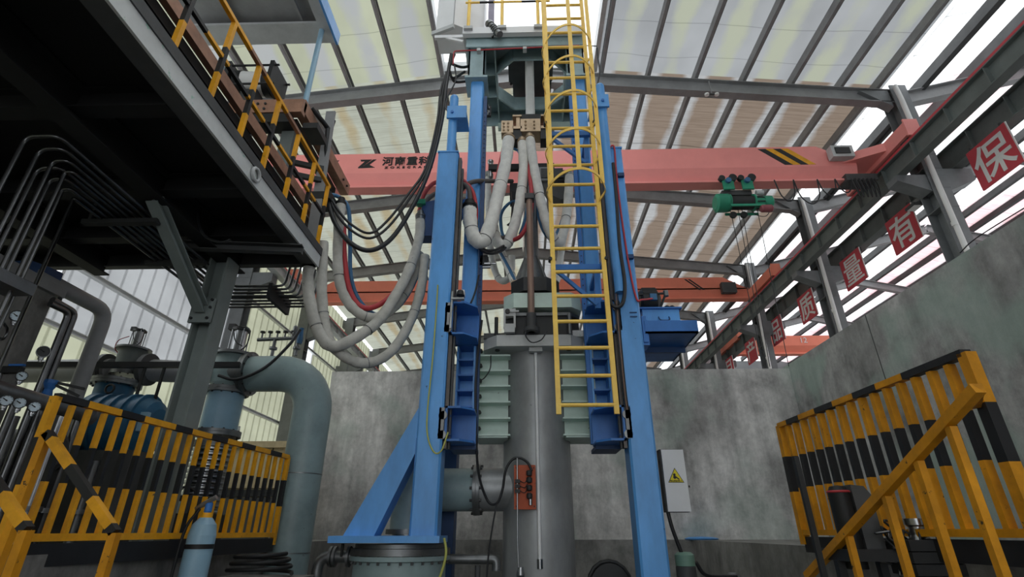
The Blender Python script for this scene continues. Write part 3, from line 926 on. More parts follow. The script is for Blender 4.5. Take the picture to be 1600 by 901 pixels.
# pale green ribbed side plates tying the vessel to the masts
for sgn, xa, xb in ((-1, -0.57, -0.2), (1, 0.47, 0.82)):
    lab = 'pale green ribbed connecting plate on the %s of the vessel' % ('left' if sgn < 0 else 'right')
    t = thing('connecting_plate', lab, 'bracket', ((xa + xb) / 2, 6.25, 1.1), 'ribbed connecting plates')
    MB().box(xa, xb, 6.2, 6.24, 1.12, 2.2).build('web_plate', M['palegreen'], t)
    xe = xa if sgn < 0 else xb
    MB().box(xe - 0.02, xe + 0.02, 6.0, 6.3, 1.12, 2.2).build('edge_flange', M['palegreen'], t)
    fin = MB().box(xa, xb + 0.03 if sgn < 0 else xb, 6.02, 6.2, 1.12, 1.138) if sgn < 0 else MB().box(xa - 0.03, xb, 6.02, 6.2, 1.12, 1.138)
    fin = fin.build('fin', M['palegreen'], t)
    for k in range(1, 6):
        again(fin, (0, 0, 0.19 * k))
    MB().box(xa, xb, 6.04, 6.55, 1.1, 1.12).build('bottom_plate', M['palegreen'], t)
    kb = MB().lathe((xe - sgn * 0.03, 6.14, 1.22), (0, 1, 0), [(0.022, -0.04), (0.022, 0.02)], 8).build('bolt', M['char'], t)
    for k in range(1, 6):
        again(kb, (0, 0, 0.19 * k))

# vertical conduit with a square head down the vessel front
t = thing('conduit', 'slim grey vertical conduit running down the vessel front', 'pipe', (0.14, 6.0, -0.3))
MB().tube([(0.14, 6.0, 2.12), (0.14, 6.0, -0.2)], 0.019, 8).build('pipe', M['offwhite'], t)
MB().box(0.06, 0.22, 5.93, 6.0, 2.1, 2.15).build('head_plate', M['lightsteel'], t)
MB().lathe((0.14, 6.0, -0.22), (0, 0, 1), [(0.03, 0), (0.03, 0.09)], 8).build('union', M['steel'], t)
MB().box(0.13, 0.15, 6.0, 6.06, 1.0, 1.03).build('clip', M['steel'], t)

# rust-red valve panel
t = thing('pneumatic_board', 'rust-red plate with black valves and tubes on the vessel front', 'board', (0.0, 5.96, 0.35))
MB().box(-0.125, 0.11, 5.94, 5.97, 0.34, 0.79).build('plate', M['rustred'], t)
for x in (-0.1, 0.09):
    for z in (0.37, 0.76):
        MB().lathe((x, 5.93, z), (0, 1, 0), [(0.008, 0), (0.008, 0.012)], 8).build('screw', M['char'], t)
MB().tube(bend([(-0.09, 5.92, 0.86), (-0.09, 5.92, 0.0), (-0.08, 5.92, -0.22)], 0.05), 0.008, 6).build('air_tube', M['steel'], t)
va = MB()
for z in (0.52, 0.57, 0.62):
    va.box(-0.115, -0.06, 5.89, 5.94, z - 0.018, z + 0.018)
va.build('manifold', M['char'], t)
for z in (0.7, 0.63, 0.55, 0.47):
    MB().lathe((0.04, 5.89, z - 0.03), (0, 0, 1), [(0.02, 0), (0.032, 0.01), (0.032, 0.05), (0.02, 0.06)], 10).build('valve', M['char'], t)
MB().cyl((0.05, 5.9, 0.38), (0.05, 5.9, 0.46), 0.018, n=8).build('filter_bowl', M['steel'], t)
for k in range(3):
    z = 0.52 + 0.05 * k
    MB().tube(curve([(-0.06, 5.9, z), (-0.01, 5.87, z - 0.02), (0.02, 5.88, z + 0.02)]), 0.005, 5).build('link_wire', M['black'], t)
MB().lathe((-0.06, 5.92, -0.3), (0, 0, 1), [(0.03, 0), (0.045, 0.03), (0.03, 0.1)], 10).build('tap', M['steel'], t)

# horizontal exhaust duct with flange
t = thing('exhaust_duct', 'short pale green horizontal duct with flange joining the vessel at left', 'duct', (-0.6, 6.4, 0.3))
MB().cyl((-1.15, 6.4, 0.57), (-0.56, 6.4, 0.57), 0.235, n=32).build('duct_pipe', M['pipegrey'], t)
MB().cyl((-0.56, 6.4, 0.57), (-0.15, 6.4, 0.57), 0.235, n=32).build('vessel_stub', M['vessel'], t)
fl = MB().lathe((-0.6, 6.4, 0.57), (1, 0, 0), [(0.28, 0), (0.28, 0.035), (0.278, 0.04), (0.278, 0.075)], 32).build('flange', M['dullsteel'], t)
for k in range(12):
    a = math.pi * 2 * k / 12
    MB().lathe((-0.63, 6.4 + 0.257 * math.cos(a), 0.57 + 0.257 * math.sin(a)), (1, 0, 0), [(0.016, 0), (0.016, 0.13)], 6).build('bolt', M['steeldark'], fl)

# ---- crosshead frame under the roof opening
cz = 7.2
t = thing('crosshead', 'grey-teal steel crosshead frame with an octagonal opening at the tower top', 'frame', (0.1, 6.6, cz))
OX, OY = 0.17, 6.62
ring = []
hole = [(-0.3, -0.55), (0.3, -0.55), (0.6, -0.26), (0.6, 0.26), (0.3, 0.55), (-0.3, 0.55), (-0.6, 0.26), (-0.6, -0.26)]
outer = [(-0.86 - OX, 5.76 - OY), (1.0 - OX, 5.76 - OY), (1.0 - OX, 5.76 - OY), (1.0 - OX, 7.52 - OY), (1.0 - OX, 7.52 - OY), (-0.8 - OX, 7.52 - OY), (-0.8 - OX, 7.52 - OY), (-0.86 - OX, 5.76 - OY)]
pm = MB()
for i in range(8):
    j = (i + 1) % 8
    a, b, c, d = hole[i], hole[j], outer[j], outer[i]
    q = [a, b, c] if c == d else [a, b, c, d]
    pm.prism([(OX + x, OY + y, cz + 0.28) for x, y in q], (0, 0, 0.03))
pm.build('deck_plate', M['teal'], t)
rb = MB()
for i in range(8):
    a, b = hole[i], hole[(i + 1) % 8]
    rb.bar((OX + a[0], OY + a[1], cz + 0.14), (OX + b[0], OY + b[1], cz + 0.14), 0.03, 0.28)
rb.build('opening_collar', M['teal'], t)
fr = MB()
fr.box(-0.88, 1.02, 5.74, 5.77, cz - 0.06, cz + 0.3).box(-0.82, 1.02, 7.5, 7.53, cz - 0.06, cz + 0.3)
fr.box(-0.88, -0.85, 5.77, 7.5, cz, cz + 0.3).box(0.99, 1.02, 5.77, 7.5, cz, cz + 0.3)
fr.build('perimeter_frame', M['teal'], t)
for x0, x1, y0, y1 in ((-0.85, -0.43, 6.36, 6.38), (-0.85, -0.43, 6.85, 6.87), (0.77, 0.99, 6.36, 6.38), (0.77, 0.99, 6.85, 6.87), (-0.44, -0.42, 5.77, 6.36), (0.77, 0.79, 5.77, 6.36), (-0.44, -0.42, 6.87, 7.5), (0.77, 0.79, 6.87, 7.5)):
    MB().box(x0, x1, y0, y1, cz, cz + 0.28).build('rib', M['teal'], t)
for xa, xb in ((-0.84, -0.58), (0.74, 1.0)):
    g = MB().box(xa, xb, 5.83, 5.86, 6.56, cz + 0.2).box(xa, xb, 6.1, 6.13, 6.56, cz + 0.2).box(xa, xa + 0.025, 5.83, 6.13, 6.56, cz + 0.2).box(xb - 0.025, xb, 5.83, 6.13, 6.56, cz + 0.2)
    o = g.build('leg', M['teal'], t)
    MB().box(xa - 0.04, xb + 0.05, 5.78, 6.2, 6.52, 6.56).build('foot_plate', M['teal'], o)
octo(0.4, 6.2, 7.1, 0.2, 0.2, cz + 0.42, cz + 0.47, MB(), OX).build('drive_plate', M['steeldark'], t)
MB().box(-0.16, 0.56, 6.7, 7.6, cz + 0.47, cz + 0.75).build('drive_casing', M['steeldark'], t)
bb = MB().lathe((OX - 0.36, 6.45, cz + 0.405), (0, 0, 1), [(0.025, 0), (0.025, 0.02)], 8).build('bolt', M['char'], t)
for dx, dy in ((0.72, 0), (0, 0.5), (0.72, 0.5), (0.55, -0.15), (0.17, -0.15)):
    again(bb, (dx, dy, 0))
MB().box(-0.45, 1.0, 7.46, 7.56, cz - 0.16, cz - 0.04).build('rear_beam', M['palegreen'], t)

# terminal strip hanging at the rear left of the crosshead
t = thing('terminal_block', 'small dark terminal block with pale connectors below the crosshead', 'terminal', (-0.5, 6.2, 5.95))
p = at(763, 172, Y=6.2)
MB().box(p.x - 0.045, p.x + 0.045, 6.2, 6.25, p.z - 0.11, p.z + 0.1).build('base', M['char'], t)
MB().bar((-0.56, 5.94, p.z), (p.x, 6.22, p.z), 0.03, 0.03).build('bracket', M['steeldark'], t)
for k in range(5):
    MB().box(p.x - 0.03 + 0.02 * (k % 2), p.x + 0.005 + 0.02 * (k % 2), 6.17, 6.2, p.z - 0.1 + k * 0.04, p.z - 0.075 + k * 0.04).build('connector', M['lightsteel'], t)

# ---- maintenance platform on the crosshead
t = thing('top_platform', 'light grey maintenance platform edge on top of the crosshead', 'platform', (0.05, 6.2, 7.52))
MB().box(-0.93, 1.02, 5.62, 5.7, 7.3, 7.44).build('edge_beam', M['offwhite'], t)
MB().box(-0.93, 1.02, 5.7, 6.05, 7.5, 7.54).build('deck', M['steelgrey'], t)
MB().box(-0.93, -0.85, 5.7, 7.4, 7.36, 7.5).build('side_beam', M['lightsteel'], t)
MB().bar((-1.4, 5.75, 7.38), (-0.93, 5.75, 7.38), 0.05, 0.06).build('outrigger', M['offwhite'], t)
MB().bar((-1.25, 5.75, 7.38), (-0.93, 5.72, 7.24), 0.03, 0.04).build('strut', M['offwhite'], t)
t = thing('platform_railing', 'yellow and black tube railing on the top platform', 'railing', (-0.3, 5.6, 7.4))
for x in (-0.84, -0.3, 0.28):
    o = MB().cyl((x, 5.6, 7.4), (x, 5.6, 8.6), 0.028, n=12).build('post', M['ladderyellow'], t)
    MB().box(x - 0.07, x + 0.07, 5.57, 5.65, 7.36, 7.42).build('clamp_foot', M['lightsteel'], o)
for z in (7.98, 8.55):
    m = MB()
    for i in range(6):
        m.cyl((-0.9 + i * 0.23, 5.58, z), (-0.9 + (i + 1) * 0.23, 5.58, z), 0.017, n=10, m=(i % 3 == 1) * 1)
    m.build('rail', [M['ladderyellow'], M['hazblack']], t)
# camera / lamp on the platform
t = thing('flood_light', 'cylindrical metal lamp tilted over the platform edge', 'lamp', tuple(at(772, 50, Y=5.72)))
a = at(763, 36, Y=5.68); b = at(781, 54, Y=5.6)
d = (b - a)
MB().lathe(a, d, [(0.05, 0), (0.068, 0.02), (0.068, 0.1), (0.055, 0.1), (0.055, d.length)], 18).build('housing', M['dullsteel'], t)
for k in range(4):
    MB().lathe(a + d * (0.4 + 0.12 * k), d, [(0.068, 0), (0.068, 0.014)], 18).build('cooling_ring', M['dullsteel'], t)
MB().tube([a.lerp(b, 0.6), a.lerp(b, 0.6) + V(-0.04, 0.05, -0.12), V(a.x + 0.02, 5.72, 7.45)], 0.012, 6).build('bracket', M['char'], t)
# cabin beside the opening
t = thing('cabin', 'white panelled cabin box hanging beside the roof opening', 'cabin', (-1.25, 6.1, 7.6))
MB().prism([(-1.42, 5.86, 7.66), (-1.1, 5.72, 7.66), (-0.62, 5.95, 7.66), (-0.62, 6.3, 7.66), (-1.42, 6.3, 7.66)], (0, 0, 2.2)).build('panel_box', M['offwhite'], t)
MB().bar((-1.47, 5.84, 7.58), (-1.09, 5.7, 7.58), 0.05, 0.08).build('sill', M['lightsteel'], t)
MB().bar((-1.1, 5.7, 7.62), (-1.1, 5.7, 9.7), 0.012, 0.012).build('panel_joint', M['steelgrey'], t)
MB().bar((-0.5, 5.9, 7.5), (-0.5, 5.9, 9.9), 0.1, 0.08, (0, 1, 0)).build('corner_post', paint('lilac_grey_steel', '8f8aa0'), t)

# ---- red conduit along the crosshead
t = thing('red_conduit', 'thin red conduit running along the front of the crosshead', 'pipe', (-0.9, 5.7, 7.15))
MB().tube(bend([at(708, 100, Y=5.68), at(709, 80, Y=5.68), at(905, 71, Y=5.68)], 0.05), 0.011, 6).build('pipe', M['redhose'], t)
for x in (748, 820, 892):
    p = at(x, 77 - (x - 748) * 0.035, Y=5.66)
    MB().box(p.x - 0.03, p.x + 0.03, 5.66, 5.74, p.z - 0.02, p.z + 0.03).build('clip', M['lightsteel'], t)

# ---- electrode rod and bronze clamp
t = thing('electrode_rod', 'light steel electrode rod hanging from the crosshead opening', 'rod', (0.14, 6.5, 6.2))
MB().bar((0.145, 6.5, 6.28), (0.145, 6.5, 7.66), 0.15, 0.15, (0, 1, 0), 0.03).build('stem', M['rod'], t)
MB().cyl((0.145, 6.5, 4.4), (0.145, 6.5, 5.7), 0.06, n=16).build('lower_stem', M['steeldark'], t)
t = thing('electrode_clamp', 'bronze coloured bolted clamp block holding the electrode', 'clamp', (0.05, 6.45, 5.95))
zt = 6.2
MB().box(-0.02, 0.3, 6.36, 6.6, zt - 0.02, zt + 0.1).build('collar', M['char'], t)
cb = MB().box(-0.02, 0.3, 6.34, 6.62, zt - 0.28, zt - 0.02).build('centre_block', M['bronze'], t)
lb = MB().box(-0.33, -0.14, 6.34, 6.5, zt - 0.3, zt - 0.05).build('side_block', M['bronze'], t)
MB().box(-0.17, 0.45, 6.5, 6.56, zt - 0.22, zt + 0.06).build('back_plate', M['copper'], t)
for x in (-0.15, 0.31):
    MB().box(x, x + 0.15, 6.34, 6.5, zt + 0.04, zt + 0.07).build('cross_strap', M['bronze'], t)
    MB().box(x, x + 0.15, 6.34, 6.5, zt - 0.22, zt - 0.17).build('cross_strap', M['bronze'], t)
    MB().box(x + 0.06, x + 0.12, 6.36, 6.48, zt - 0.17, zt + 0.04).build('spacer', M['bronze'], t)
MB().box(-0.14, 0.0, 6.36, 6.58, zt - 0.42, zt - 0.22).build('lower_jaw', M['char'], t)
MB().box(0.3, 0.46, 6.36, 6.58, zt - 0.42, zt - 0.22).build('lower_jaw', M['char'], t)
for o, xs, zs_ in ((cb, (0.06, 0.2), (zt - 0.08, zt - 0.15, zt - 0.22)), (lb, (-0.29, -0.22), (zt - 0.11, zt - 0.18, zt - 0.25))):
    for x in xs:
        for z in zs_:
            MB().lathe((x, 6.325, z), (0, 1, 0), [(0.0, -0.01), (0.017, 0), (0.017, 0.02)], 8).build('bolt', M['ladderyellow'] if False else M['bronze'], o)

# connection head behind the hoses
t = thing('hose_manifold', 'dark grey hose manifold with black cross bar behind the white hoses', 'manifold', (0.2, 6.7, 4.6))
zq = at(830, 285, Y=6.7).z
MB().bar((-0.55, 6.7, zq + 0.3), (0.52, 6.7, zq + 0.3), 0.08, 0.1).build('cross_bar', M['char'], t)
MB().box(-0.02, 0.5, 6.62, 6.9, zq - 0.02, zq + 0.24).build('body', M['steelgrey'], t)
MB().lathe((0.5, 6.75, zq + 0.1), (1, 0, 0), [(0.14, 0), (0.14, 0.2), (0.1, 0.25)], 18).build('end_cap', M['steeldark'], t)
MB().prism([(0.3, 6.66, zq - 0.02), (0.78, 6.66, zq - 0.1), (0.78, 6.66, zq - 0.32), (0.6, 6.66, zq - 0.36), (0.4, 6.66, zq - 0.24)], (0, 0.2, 0)).build('lower_casting', M['steeldark'], t)
MB().box(-0.2, 0.05, 6.64, 6.86, zq - 0.35, zq - 0.05).build('valve_body', M['char'], t)
MB().box(0.3, 0.65, 6.6, 6.7, zq + 0.02, zq + 0.2).build('terminal_box', M['steeldark'], t)
for x in (-0.52, 0.9):
    MB().lathe((x, 6.72, zq + 0.1), (0, 0, 1), [(0.035, 0), (0.05, 0.02), (0.05, 0.09), (0.035, 0.11), (0.035, 0.3), (0.05, 0.32), (0.05, 0.36)], 12).build('hose_fitting', M['steel'], t)

# ---- caged ladder
LXa, LXb, LY = 0.335, 0.905, 5.1
t = thing('caged_ladder', 'tall yellow caged ladder fixed in front of the right mast', 'ladder', (0.62, LY, 1.15))
for x in (LXa, LXb):
    MB().bar((x, LY, 1.17), (x, LY, 8.4), 0.05, 0.035, (0, 1, 0)).build('side_rail', M['ladderyellow'], t)
rg = MB().cyl((LXa, LY, 1.26), (LXb, LY, 1.26), 0.02, n=10).build('rung', M['ladderyellow'], t)
for k in range(1, 24):
    again(rg, (0, 0, 0.297 * k))
cx = (LXa + LXb) / 2
hoopz = [round(at(885, y_, Y=4.48).z, 3) for y_ in (263, 200, 141, 87, 38)]
def hoop_pts(z):
    pts = []
    for k in range(19):
        a = math.pi * k / 18
        pts.append(V(cx + 0.36 * math.cos(a) * (1 if 0.2 < a < 2.94 else 0.9), LY - 0.62 * math.sin(a), z))
    pts[0] = V(LXb, LY, z); pts[-1] = V(LXa, LY, z)
    return pts
for z in hoopz:
    m = MB()
    P = curve(hoop_pts(z), 2)
    for a, b in zip(P[:-1], P[1:]):
        m.bar(a, b, 0.008, 0.035)
    m.build('cage_hoop', M['ladderyellow'], t)
for a in (90, 35, 145):
    an = math.radians(a)
    x, y = cx + 0.352 * math.cos(an), LY - 0.61 * math.sin(an)
    MB().bar((x, y, hoopz[0]), (x, y, 8.4), 0.05, 0.008, (0, 1, 0)).build('cage_strap', M['ladderyellow'], t)
for z in (2.9, 4.9):
    b = MB()
    b.bar((LXa + 0.02, 5.3, z), (0.93, 5.3, z), 0.05, 0.07).bar((0.84, 5.35, z - 0.5), (0.86, 5.35, z + 0.03), 0.06, 0.05, (0, 1, 0)).bar((LXa + 0.06, 5.33, z - 0.03), (0.83, 5.33, z - 0.46), 0.045, 0.04)
    b.bar((0.86, 5.35, z), (0.86, 5.88, z), 0.05, 0.06).bar((LXa, 5.1, z), (LXa, 5.32, z), 0.03, 0.05).bar((LXb, 5.1, z), (LXb, 5.32, z), 0.03, 0.05)
    o = b.build('wall_bracket', M['blue2'], t)
    for x in (LXa - 0.03, LXb + 0.03):
        MB().lathe((x, 5.06, z), (0, 1, 0), [(0.022, 0), (0.022, 0.08)], 8).build('bolt', M['char'], o)

# ---- blue oil tank on its bracket, right of the tower
t = thing('oil_tray', 'blue sheet metal bracket tray on the right guide column', 'tray', (1.66, 5.9, 2.1))
m = MB().box(1.36, 1.95, 5.42, 6.5, 2.13, 2.15).box(1.36, 1.95, 5.42, 5.44, 2.13, 2.28).box(1.93, 1.95, 5.44, 6.5, 2.13, 2.28).box(1.36, 1.38, 5.44, 6.5, 2.13, 2.28)
m.build('pan', M['blue2'], t)
MB().box(1.38, 1.93, 5.9, 5.93, 2.06, 2.13).build('stiffener', M['navy'], t)
MB().bar((1.36, 5.46, 2.03), (1.36, 5.46, 2.34), 0.05, 0.06, (0, 1, 0)).build('mount', M['blue2'], t)
t = thing('oil_tank', 'blue rectangular oil tank with a handle, standing in the tray', 'tank', (1.63, 5.8, 2.15))
MB().box(1.4, 1.83, 5.62, 6.2, 2.15, 2.5).build('body', M['blue'], t)
MB().box(1.37, 1.86, 5.59, 6.23, 2.5, 2.52).build('lid', M['blue2'], t)
MB().tube(bend([(1.58, 5.61, 2.4), (1.58, 5.58, 2.36), (1.6, 5.57, 2.34), (1.68, 5.57, 2.34), (1.7, 5.58, 2.36), (1.7, 5.61, 2.4)], 0.02), 0.008, 6).build('handle', M['navy'], t)
t = thing('pump_motor', 'black finned motor with hose fittings on the blue oil tank', 'motor', (1.5, 5.8, 2.52))
MB().lathe((1.4, 5.72, 2.66), (1, 0, 0), [(0.11, 0), (0.135, 0.03), (0.135, 0.2), (0.07, 0.25)], 18).build('housing', M['char'], t)
for k in range(7):
    a = math.pi * (0.1 + 0.8 * k / 6)
    MB().bar((1.43, 5.72 - 0.14 * math.cos(a), 2.66 + 0.14 * math.sin(a)), (1.6, 5.72 - 0.14 * math.cos(a), 2.66 + 0.14 * math.sin(a)), 0.012, 0.03).build('fin', M['black'], t)
MB().box(1.5, 1.58, 5.56, 5.6, 2.6, 2.68).build('terminal_box', M['bluehose'], t)
MB().tube(bend([(1.38, 5.6, 2.68), (1.7, 5.6, 2.7), (1.62, 5.62, 2.52)], 0.04), 0.014, 6).build('pipe', M['char'], t)
MB().lathe((1.7, 5.6, 2.66), (0, 0, 1), [(0.03, 0), (0.03, 0.07)], 10).build('fitting', M['dullsteel'], t)
for x in (1.72, 1.78):
    MB().lathe((x, 5.7, 2.52), (0, 0, 1), [(0.03, 0), (0.03, 0.05), (0.015, 0.06)], 10).build('cap', M['char'], t)

# ---- electrical cabinet with the warning triangle
t = thing('electrical_cabinet', 'narrow light grey electrical cabinet with a yellow warning triangle', 'cabinet', (1.6, 5.95, 0.3))
MB().box(1.475, 1.72, 5.9, 6.02, 0.31, 0.945).build('body', M['char'], t)
do = MB().box(1.49, 1.73, 5.88, 5.9, 0.315, 0.94).build('door', M['offwhite'], t)
cxx, czz = 1.612, 0.665
MB().prism([(cxx - 0.085, 5.88, czz - 0.065), (cxx + 0.085, 5.88, czz - 0.065), (cxx, 5.88, czz + 0.085)], (0, -0.003, 0)).build('warning_triangle', M['hazblack'], do)
MB().prism([(cxx - 0.075, 5.877, czz - 0.06), (cxx + 0.075, 5.877, czz - 0.06), (cxx, 5.877, czz + 0.073)], (0, -0.002, 0)).build('warning_field', M['signyellow'], do)
gsy = MB()
gsy.lathe((cxx - 0.012, 5.873, czz + 0.014), (0, 1, 0), [(0.014, 0), (0.014, 0.003)], 12)
gsy.lathe((cxx - 0.01, 5.873, czz - 0.012), (0, 1, 0), [(0.017, 0), (0.017, 0.003)], 12)
gsy.prism([(cxx, 5.875, czz), (cxx + 0.04, 5.875, czz - 0.03), (cxx + 0.028, 5.875, czz - 0.036), (cxx + 0.0, 5.875, czz - 0.015)], (0, -0.002, 0))
gsy.build('hand_and_gear_symbol', M['hazblack'], do)
lettering('lettering', '当心机械伤人', M['hazblack'], do, (cxx, 5.873, czz - 0.047), (1, 0, 0), (0, 0, 1), 0.022, 0.001, 0.0005)
MB().box(1.735, 1.745, 5.86, 5.88, 0.55, 0.57).build('lock', M['char'], do)
MB().tube(curve([(1.5, 5.95, 0.33), (1.53, 5.95, 0.15), (1.6, 5.97, -0.08)]), 0.02, 8).build('supply_cable', M['cable'], t)
t = thing('pit_motor', 'grey-green vertical motor at the foot of the right column', 'motor', (1.63, 6.0, -1.5))
MB().lathe((1.63, 6.0, -1.5), (0, 0, 1), [(0.1, 0), (0.1, 1.3), (0.09, 1.31)], 20).build('finned_body', M['steeldark'], t)
MB().lathe((1.63, 6.0, -0.19), (0, 0, 1), [(0.098, 0), (0.098, 0.1), (0.07, 0.125), (0.0, 0.13)], 20).build('fan_cover', M['motorgreen'], t)
MB().tube(curve([(1.74, 6.0, -0.16), (1.85, 6.05, -0.28), (2.2, 6.2, -0.3)]), 0.02, 6).build('lead', M['cable'], t)
MB().lathe((2.2, 6.3, -0.36), (0, 0, 1), [(0.08, 0), (0.1, 0.03), (0.04, 0.09)], 14).build('lead_socket', M['dullsteel'], t)
single('blue_tarp', MB().lathe((2.95, 9.66, 0.0), (0, 0, 1), [(0.26, 0), (0.28, 0.02), (0.2, 0.04), (0.0, 0.05)], 20), M['blue'], 'flat blue sheet lying on the ledge of the back wall', 'sheet')

# ---- round tank under the A-frame, and a vertical duct behind it
t = thing('round_tank', 'pale round tank with bolted flange under the blue base plate', 'tank', (-1.28, 5.85, -1.5))
MB().lathe((-1.28, 5.85, -1.5), (0, 0, 1), [(0.46, 0), (0.46, 1.36), (0.5, 1.37), (0.5, 1.41)], 40).build('shell', M['pipegrey'], t)
fl = MB().lathe((-1.28, 5.85, -0.085), (0, 0, 1), [(0.5, 0), (0.5, 0.06), (0.46, 0.065), (0.46, 0.1)], 40).build('flange_ring', M['dullsteel'], t)
for k in range(28):
    a = math.pi * 2 * k / 28
    MB().lathe((-1.28 + 0.478 * math.cos(a), 5.85 + 0.478 * math.sin(a), -0.16), (0, 0, 1), [(0.014, 0), (0.014, 0.1)], 6).build('bolt', M['steeldark'], fl)
t = thing('vertical_duct', 'pale green vertical duct with flange inside the A-frame', 'duct', (-1.33, 6.15, 0.0))
MB().lathe((-1.3, 6.2, 0.14), (0, 0, 1), [(0.2, 0), (0.2, 1.0)], 28).build('duct_pipe', M['pipegrey'], t)
MB().lathe((-1.3, 6.2, 0.1), (0, 0, 1), [(0.24, 0), (0.24, 0.05)], 28).build('flange', M['dullsteel'], t)
MB().lathe((-1.3, 6.2, 0.02), (0, 0, 1), [(0.17, 0), (0.17, 0.08)], 28).build('neck', M['steel'], t)
# side pipe with flanges left of the tank, and pipe on its right
t = thing('flanged_pipe', 'small grey flanged pipe curving down left of the round tank', 'pipe', (-1.9, 5.8, -1.2))
MB().tube(bend([(-1.7, 5.75, -0.1), (-2.08, 5.75, -0.1), (-2.08, 5.75, -1.5)], 0.12), 0.055, 12).build('pipe', M['dullsteel'], t)
for x in (-1.79, -1.93, -1.97):
    MB().cyl((x, 5.75, -0.1), (x + 0.025, 5.75, -0.1), 0.095, n=18).build('flange', M['dullsteel'], t)
MB().cyl((-1.84, 5.7, -0.1), (-1.84, 5.7, 0.02), 0.015, n=8).build('vent', M['char'], t)
t = thing('flanged_pipe', 'short horizontal grey pipe right of the round tank', 'pipe', (-0.6, 6.2, -0.3))
MB().tube(bend([(-0.85, 6.2, -0.14), (-0.32, 6.2, -0.14), (-0.32, 6.2, -0.25)], 0.05), 0.05, 12).build('pipe', M['dullsteel'], t)
MB().cyl((-0.52, 6.2, -1.5), (-0.52, 6.2, -0.2), 0.03, n=10).build('support', M['steeldark'], t)
t = thing('round_valve', 'dark round handwheel low beside the vessel at right', 'valve', (0.85, 6.1, -0.6))
MB().tube([(0.86 + 0.22 * math.cos(a * 0.3927), 6.1, -0.55 + 0.3 + 0.22 * math.sin(a * 0.3927) - 0.12) for a in range(16)], 0.02, 8, closed=True).build('rim', M['char'], t)
MB().cyl((0.86, 6.05, -0.37), (0.86, 6.2, -0.37), 0.2, n=20).build('disc', M['char'], t)
MB().cyl((0.86, 6.2, -1.5), (0.86, 6.2, -0.37), 0.03, n=8).build('stand', M['char'], t)
# =================================================================== LEFT: MEZZANINE
PX, PZ, PE = -2.25, 2.75, 4.93
t = thing('mezzanine', 'large dark steel mezzanine platform overhead on the left', 'platform', (-3.1, 4.6, 0))
MB().box(-6.8, PX - 0.06, -5.0, PE, 2.93, 2.97).build('deck_plate', M['deckshade'], t)
MB().box(PX - 0.02, PX, -5.0, PE, PZ, 2.89).build('fascia', M['fascia'], t)
MB().box(PX - 0.1, PX + 0.012, -5.0, PE, 2.89, 2.98).build('top_angle', M['steeldark'], t)  # top flange coloured dark for the shade on it
MB().box(PX - 0.16, PX - 0.02, -5.0, PE - 0.02, PZ, 2.77).build('bottom_flange', M['steeldark'], t)
MB().channel((-6.8, PE, 2.85), (PX - 0.02, PE, 2.85), 0.08, 0.2, 0.012).build('end_beam', M['steeldark'], t)
for y in (-3.4, -2.4, -1.4, -0.4, 0.6, 1.6, 2.6, 3.55, 4.3):
    MB().ibeam((-6.8, y, 2.83), (PX - 0.16, y, 2.83), 0.12, 0.18, 0.012).build('joist', M['deckshade'], t)
for x in (-3.1, -4.6, -6.0):
    MB().ibeam((x, -5, 2.78), (x, PE - 0.05, 2.78), 0.16, 0.26, 0.014).build('main_beam', M['deckshade'], t)
lug = at(400, 273, X=PX + 0.015)
lo = MB().tube([lug + V(0, 0.055 * math.cos(a * 0.5236), 0.055 * math.sin(a * 0.5236)) for a in range(12)], 0.016, 8, closed=True).build('lifting_lug', M['lightsteel'], t)
col = MB()
col.ibeam((-3.1, 4.62, 0), (-3.1, 4.62, 2.66), 0.2, 0.2, 0.02, (1, 0, 0))
col.build('column', M['colsteel'], t)
MB().box(-3.28, -2.92, 4.44, 4.8, -0.0, 0.02).build('base_plate', M['steeldark'], t)
gp = at(313, 492, Y=4.47)
g = MB().box(gp.x - 0.11, gp.x + 0.1, 4.47, 4.5, 1.93, 2.18)
go = g.build('gusset_plate', M['colsteel'], t)
for dx, dz in ((-0.08, 0.03), (0.075, 0.03), (0.08, 0.14), (0.08, 0.22)):
    MB().lathe((gp.x + dx, 4.455, 1.94 + dz), (0, 1, 0), [(0.014, 0), (0.014, 0.02)], 8).build('bolt', M['char'], go)
MB().ibeam((-3.1, 4.46, 2.06), (-3.1, 3.5, 2.66), 0.1, 0.1, 0.012).build('knee_brace', M['colsteel'], t)
MB().channel((-3.35, 4.3, 2.66), (PX + 0.05, 4.42, 2.66), 0.07, 0.09, 0.01).build('cable_support', M['steeldark'], t)

# mezzanine railing
r = thing('mezzanine_railing', 'yellow and black railing along the mezzanine edge', 'railing', (PX, 3.5, 2.98))
ys = [1.9, 2.3, 2.73, 3.15, 3.55, 4.0, 4.44, 4.86]
for y in ys:
    stripes(MB(), (PX - 0.03, y, 2.96), (PX - 0.03, y, 3.78), 0.035, 0.035, (0, 1, 0), (0.34, 0.66)).build('post', [M['yellow'], M['hazblack']], r)
stripes(MB(), (PX - 0.03, 1.9, 3.8), (PX - 0.03, 4.9, 3.8), 0.035, 0.035, (0, 0, 1), (0.13, 0.2, 0.36, 0.45, 0.6, 0.7)).build('top_rail', [M['yellow'], M['copper']], r)
stripes(MB(), (PX - 0.03, 1.9, 3.4), (PX - 0.03, 4.9, 3.4), 0.03, 0.03, (0, 0, 1), (0.1, 0.2, 0.3, 0.4, 0.5, 0.6, 0.7, 0.8, 0.9)).build('mid_rail', [M['yellow'], M['hazblack']], r)

